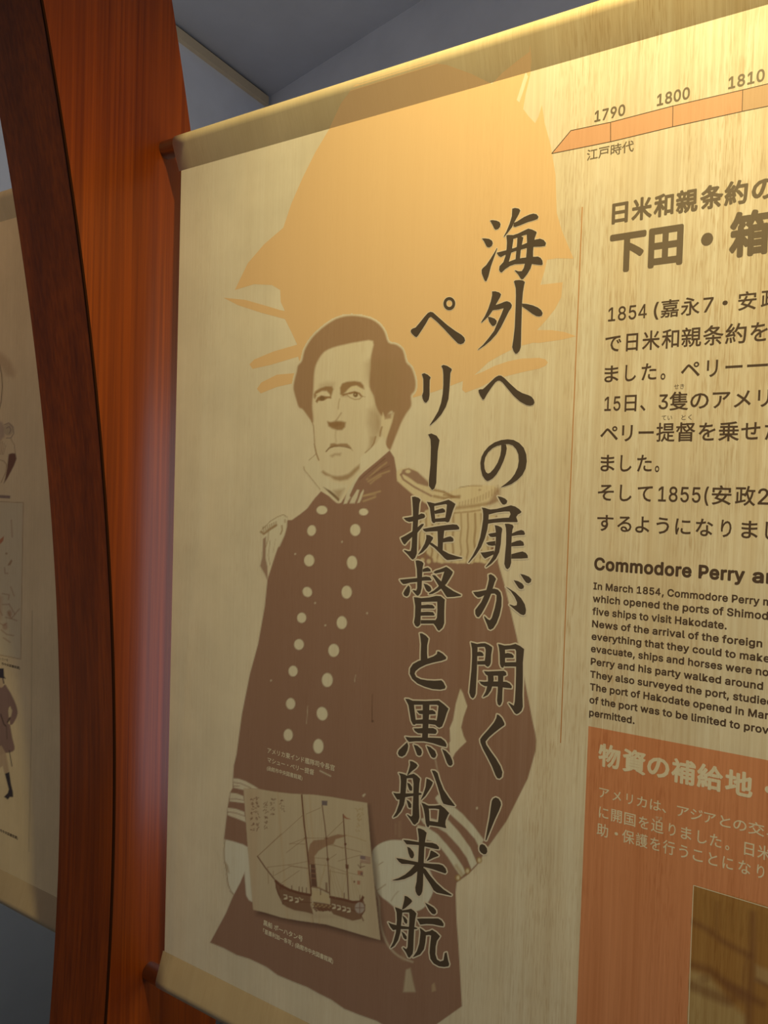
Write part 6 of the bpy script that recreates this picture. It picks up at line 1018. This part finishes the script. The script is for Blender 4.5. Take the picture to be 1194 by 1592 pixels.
# timeline along the top
O5 = ((600, 0), 2.0101)
tl = Flat(1)
tl.px(crop(*O5, [(518, 480), (578, 408), (702, 382), (897, 331), (1114, 281), (1114, 348), (897, 396), (702, 443)]))
tlo = tl.build('timeline_bar', M_TIME, banner); tlo['label'] = 'salmon arrow-ended timeline bar'
t2 = Flat(1); t2.px(crop(*O5, [(1114, 281), (1400, 212), (1400, 290), (1114, 348)])); t2.build('timeline_section', M_TIME2, tlo)
t3 = Flat(3)
for q in ([(518, 480), (578, 408), (702, 382), (897, 331), (1114, 281), (1400, 212)], [(518, 480), (702, 443), (897, 396), (1114, 348), (1400, 290)], [(702, 382), (702, 443)], [(897, 331), (896, 396)], [(1115, 281), (1113, 348)]):
    t3.stroke(crop(*O5, q), 1.1)
t3.build('timeline_tick', M_BROWN, tlo)
for tx, base, top, x0, x1 in (('1790', (652, 381), (652, 349), 652, 748), ('1800', (847, 331), (847, 297), 847, 950), ('1810', (1070, 278), (1070, 243), 1070, 1184)):
    f = Flat(2); type_line(f, *O5, base, top, [(tx, x0, x1)], 'lat', bold=0.032); f.build('year_lettering', M_GREY, tlo)
f = Flat(2); type_line(f, *O5, (628, 503), (628, 469), [('江戸時代', 628, 775)], bold=0.014); f.build('era_lettering', M_GREY, tlo)

# thin rule beside the text column
f = Flat(1); f.stroke([(905.3, 321.6), (885.8, 780), (871.5, 1155)], 1.7); f.build('rule_line', M_RULE, banner)

# red-brown panel with its text and picture
O8 = ((890, 1110), 3.303)
z_low = 0.90
tlp = bxz(crop(*O8, [(82, 62)])[0]); blp = bxz(crop(*O8, [(18, 1592)])[0])
rp = Flat(1); rp.xz([(tlp[0], tlp[1]), (XR - 0.08, tlp[1]), (XR - 0.08, z_low), (blp[0] + 0.0, z_low)])
panel = rp.build('red_panel_print', M_RED, banner); panel['label'] = 'red-brown printed text panel'
f = Flat(3); type_line(f, *O8, (133, 262), (133, 150), [('物', 133, 246), ('資', 258, 376), ('の', 384, 498), ('補', 508, 632), ('給', 640, 773), ('地', 784, 926), ('・', 987, 1030)], fat=0.032); f.build('panel_text_line', M_PALE, panel)
f = Flat(3); type_line(f, *O8, (135, 428), (135, 370), [('ア', 137, 188), ('メ', 206, 250), ('リ', 277, 310), ('カ', 331, 382), ('は', 398, 455), ('、', 460, 482), ('ア', 536, 598), ('ジ', 606, 668), ('ア', 675, 736), ('と', 757, 813), ('の', 826, 894), ('交', 903, 986), ('易', 996, 1075)], bold=0.009); f.build('panel_text_line', M_PALE, panel)
f = Flat(3); type_line(f, *O8, (135, 533), (135, 468), [('に', 136, 185), ('開', 199, 254), ('国', 266, 324), ('を', 340, 391), ('迫', 404, 468), ('り', 494, 530), ('ま', 557, 611), ('し', 642, 690), ('た', 706, 765), ('。', 785, 806), ('日', 882, 933), ('米', 950, 1022)], bold=0.009); f.build('panel_text_line', M_PALE, panel)
f = Flat(3); type_line(f, *O8, (125, 622), (125, 556), [('助', 125, 183), ('・', 216, 234), ('保', 255, 318), ('護', 325, 386), ('を', 399, 450), ('行', 465, 525), ('う', 548, 594), ('こ', 618, 670), ('と', 698, 745), ('に', 771, 825), ('な', 852, 915), ('り', 947, 985)], bold=0.009); f.build('panel_text_line', M_PALE, panel)
f = Flat(3); type_line(f, *O8, (425, 540), (425, 520), [('せま', 425, 462)]); f.build('panel_text_line', M_PALE, panel)


O9 = ((1040, 1360), 6.863)
def paint_panel_picture(P):
    T = lambda pts: crop(*O9, pts)
    P.poly(T([(150, 0), (1800, 0), (1800, 2400), (100, 2400)]), (0.70, 0.29, 0.145), 1.0, 1)
    P.poly(T([(262, 112), (1700, 520), (1700, 2300), (170, 2300), (210, 1400)]), (0.40, 0.21, 0.065), 1.0, 1.2)
    DK = (0.22, 0.095, 0.04)
    P.poly(T([(215, 1010), (330, 1050), (430, 1080), (640, 1350), (800, 1500), (830, 1592), (840, 1900), (150, 1900), (200, 1300)]), (0.50, 0.36, 0.18), 0.85, 12)
    P.poly(T([(920, 960), (1100, 1030), (1200, 1070), (1200, 1250), (1060, 1180), (920, 1130)]), (0.48, 0.33, 0.17), 0.9, 8)
    P.line(T([(250, 500), (420, 590), (560, 700), (720, 790), (860, 860)]), 10, DK, 0.6, 8)
    P.line(T([(250, 960), (430, 1020), (560, 1120), (640, 1170), (860, 1300), (1000, 1380)]), 12, DK, 0.65, 10)
    P.line(T([(250, 1180), (420, 1260), (640, 1350)]), 16, DK, 0.6, 10)
    P.line(T([(890, 420), (890, 900), (870, 1250), (850, 1592), (840, 1800)]), 12, DK, 0.6, 8)
    P.line(T([(515, 300), (510, 600)]), 5, DK, 0.4, 6); P.line(T([(940, 1120), (1060, 1190), (1200, 1260)]), 7, DK, 0.6, 6)
    P.poly(T([(560, 1130), (700, 1180), (830, 1250), (840, 1400), (700, 1330), (600, 1240)]), DK, 0.6, 12)
    P.line(T([(830, 880), (800, 1050), (780, 1250)]), 4, DK, 0.5, 6)
    for i in range(9): P.line(T([(280 + i * 95, 200 + i * 30), (300 + i * 95, 480 + i * 30)]), 6, (0.32, 0.17, 0.05), 0.4, 6)
    P.ell(*T([(370, 1110)])[0], 9, 7, DK, 0.4, 6)
P4 = Painter(1064, 1374, 1240, 1640, 2.0); paint_panel_picture(P4)
PM = Painter(1064, 1374, 1240, 1640, 2.0); PM.poly(crop(*O9, [(262, 112), (1700, 520), (1700, 2300), (170, 2300), (210, 1400)]), (1, 1, 1), 1.0, 1.2)
pp = P4.build('panel_picture_print', panel, 2, None, PM.a); pp['label'] = 'ochre picture in a thin pale frame'
f = Flat(4); f.stroke(crop(*O9, [(195, 1592 + 300), (210, 1500), (235, 750), (262, 112), (1057, 352), (1400, 455)]), 1.2); f.build('picture_frame_line', M_PALE, panel)

# captions on the coat
O2 = ((300, 1130), 2.985)
f = Flat(6); type_line(f, *O2, (345, 121), (345, 95), [('アメリカ東インド艦隊司令長官', 346, 658)], bold=0.01); f.build('officer_caption_line', M_PALE, banner)
f = Flat(6); type_line(f, *O2, (345, 164), (345, 139), [('マシュー・ペリー提督', 346, 562)], bold=0.01); f.build('officer_caption_line', M_PALE, banner)
f = Flat(6); type_line(f, *O2, (343, 201), (343, 180), [('(函館市中央図書館蔵)', 343, 508)], bold=0.01); f.build('officer_caption_line', M_PALE, banner)

f = Flat(6); type_line(f, (375, 1220), 5.307, (183, 1158), (183, 1112), [('黒船 ポーハタン号', 183, 508)], bold=0.02); f.build('ship_caption_line', M_PALE, banner)
f = Flat(6); type_line(f, *O2, (325, 957), (325, 934), [('「亜墨利加一条写」', 326, 465), ('(函館市中央図書館蔵)', 474, 651)], bold=0.02); f.build('ship_caption_line', M_PALE, banner)


# ------------------------------------------------------------------ prints on the narrow banner
def paint_side(P):
    a4 = lambda pts: crop((0, 530), 5.9, pts); a5 = lambda pts: crop((0, 770), 5.686, pts); a6 = lambda pts: crop((0, 1010), 4.975, pts)
    PUR = (0.20, 0.12, 0.13); RUST = (0.42, 0.24, 0.13)
    # portrait of a head, cut by the frame
    P.poly(a4([(-120, 60), (0, 100), (80, 170), (140, 280), (130, 330), (60, 320), (20, 250), (-120, 200)]), RUST, 0.45, 8)
    P.line(a4([(-10, 200), (15, 300), (22, 420), (10, 560), (-10, 640)]), 1.4, (0.12, 0.05, 0.03), 0.8)
    P.poly(a4([(-60, 700), (20, 750), (45, 800), (40, 880), (-60, 960)]), (0.40, 0.28, 0.24), 0.7, 4)
    P.ell(*a4([(78, 815)])[0], 7.5, 9, (0.55, 0.43, 0.29), 1, 1.5); P.line([*a4([(40, 770), (80, 752), (120, 790), (125, 850), (100, 890), (60, 890)])], 1.2, PUR, 0.8); P.line(a4([(60, 800), (85, 785), (100, 815), (85, 850)]), 1.1, PUR, 0.8)
    P.poly(a4([(80, 1040), (110, 1030), (142, 1032), (152, 1080), (130, 1140), (100, 1200), (65, 1265), (35, 1308), (50, 1250), (65, 1170), (72, 1110)]), (0.16, 0.055, 0.04), 0.95, 1.6)
    P.line(a4([(-10, 1090), (30, 1100), (60, 1130), (55, 1200), (10, 1300)]), 1.2, RUST, 0.8); P.line(a4([(100, 900), (130, 950), (140, 1030)]), 1.2, RUST, 0.7)
    for k in range(4): P.line(a4([(10 + k * 14, 900 + k * 20), (0 + k * 10, 1040)]), 1.0, RUST, 0.6)
    P.poly(a4([(-20, 1412), (95, 1420), (93, 1446), (-20, 1440)]), PUR, 0.85, 1.4)
    # framed leaf with small figures
    P.poly(a5([(-150, 50), (205, 66), (182, 1448), (-150, 1380)]), (0.66, 0.56, 0.40), 0.8, 1.5)
    P.line(a5([(-150, 50), (205, 66), (182, 1448), (-150, 1380)]), 1.0, RUST, 0.8)
    P.poly(a5([(-10, 400), (35, 360), (30, 400), (0, 436)]), (0.50, 0.16, 0.07), 0.9, 1.4); P.poly(a5([(65, 620), (100, 565), (110, 580), (90, 620)]), (0.38, 0.2, 0.1), 0.8, 1.4); P.ell(*a5([(57, 515)])[0], 1.8, 1.6, RUST, 0.9)
    for q in ([(100, 220), (105, 300), (108, 370)], [(40, 640), (45, 690), (70, 690)], [(95, 810), (125, 890)], [(20, 870), (80, 880), (75, 920)], [(20, 965), (75, 965)], [(50, 1080), (100, 1090), (170, 1005)], [(70, 1030), (100, 1090), (150, 1110)],
              [(80, 960), (130, 1050)], [(-20, 1120), (30, 1150), (60, 1130)], [(10, 1190), (60, 1230), (120, 1240)], [(30, 1260), (90, 1300)], [(-10, 1000), (20, 1060)]): P.line(a5(q), 1.8, (0.42, 0.22, 0.13), 0.65, 1.6)
    P.ell(*a5([(85, 1045)])[0], 3.5, 5, (0.45, 0.22, 0.12), 0.6, 3); P.ell(*a5([(45, 1160)])[0], 4, 5, (0.45, 0.22, 0.15), 0.6, 3); P.poly(a5([(-40, 880), (20, 900), (10, 1100), (-40, 1150)]), (0.48, 0.26, 0.16), 0.5, 6)
    # walking man in a top hat
    P.poly(a6([(-40, 145), (28, 145), (32, 205), (45, 225), (-50, 215)]), (0.035, 0.025, 0.045), 1, 1.4); P.poly(a6([(-30, 218), (30, 222), (28, 260), (15, 300), (-30, 300)]), (0.60, 0.44, 0.30), 1, 1.5); P.line(a6([(22, 225), (30, 260)]), 2, (0.08, 0.05, 0.05), .9)
    P.poly(spline(a6([(-60, 310), (10, 295), (38, 270), (60, 300), (90, 350), (125, 430), (136, 490), (120, 540), (90, 582), (60, 560), (85, 500), (80, 440), (65, 470), (75, 560), (95, 680), (112, 775), (40, 800), (-60, 790)]), 3), (0.27, 0.16, 0.145), 1, 1.6)
    P.poly(a6([(78, 440), (95, 470), (85, 520), (66, 500)]), (0.62, 0.50, 0.34), 0.9, 1.5)
    P.line(a6([(5, 500), (30, 575), (45, 590)]), 2.0, (0.08, 0.04, 0.04), 0.9); P.line(a6([(60, 560), (75, 530)]), 2.6, (0.08, 0.04, 0.04), 0.9); P.line(a6([(50, 590), (55, 690)]), 1.4, (0.12, 0.07, 0.06), 0.8); P.line(a6([(72, 780), (82, 840), (92, 900)]), 1.4, (0.06, 0.04, 0.05), 0.9)
    P.poly(a6([(-50, 780), (10, 740), (45, 800), (70, 940), (40, 965), (20, 900), (-50, 950)]), (0.52, 0.36, 0.25), 0.9, 1.8)
    P.poly(a6([(38, 960), (72, 945), (85, 1040), (100, 1100), (102, 1140), (75, 1140), (60, 1160), (32, 1138), (60, 1110), (68, 1080)]), (0.035, 0.025, 0.04), 1, 1.4); P.poly(a6([(-60, 950), (-20, 940), (-20, 1120), (-60, 1140)]), (0.035, 0.025, 0.04), 1, 1.4)
    P.line(a6([(248, -300), (243, 600), (222, 1560)]), 1.1, (0.40, 0.28, 0.17), 0.55)
P5 = Painter(-30, 530, 62, 1335, 1.25); paint_side(P5)
sp = P5.build('picture_print', side, 1); sp.data.materials[0] = M_PRINT_SIDE; sp['label'] = 'printed head, small scene and walking man'
f = Flat(2)
type_line(f, (0, 1010), 4.975, (13, 118), (13, 97), [('市中央図書館蔵)', 12, 155)], bold=0.02)
f.build('caption_lettering', M_BROWN, side); f = Flat(2)
type_line(f, (0, 1010), 4.975, (0, 80), (0, 58), [('ッカナ号', 0, 62)])
f.build('caption_lettering', M_BROWN, side); f = Flat(2)
type_line(f, (0, 1010), 4.975, (0, 1408), (0, 1384), [('市中央図書館蔵)', 0, 138)], bold=0.02)
f.build('caption_lettering', M_BROWN, side)
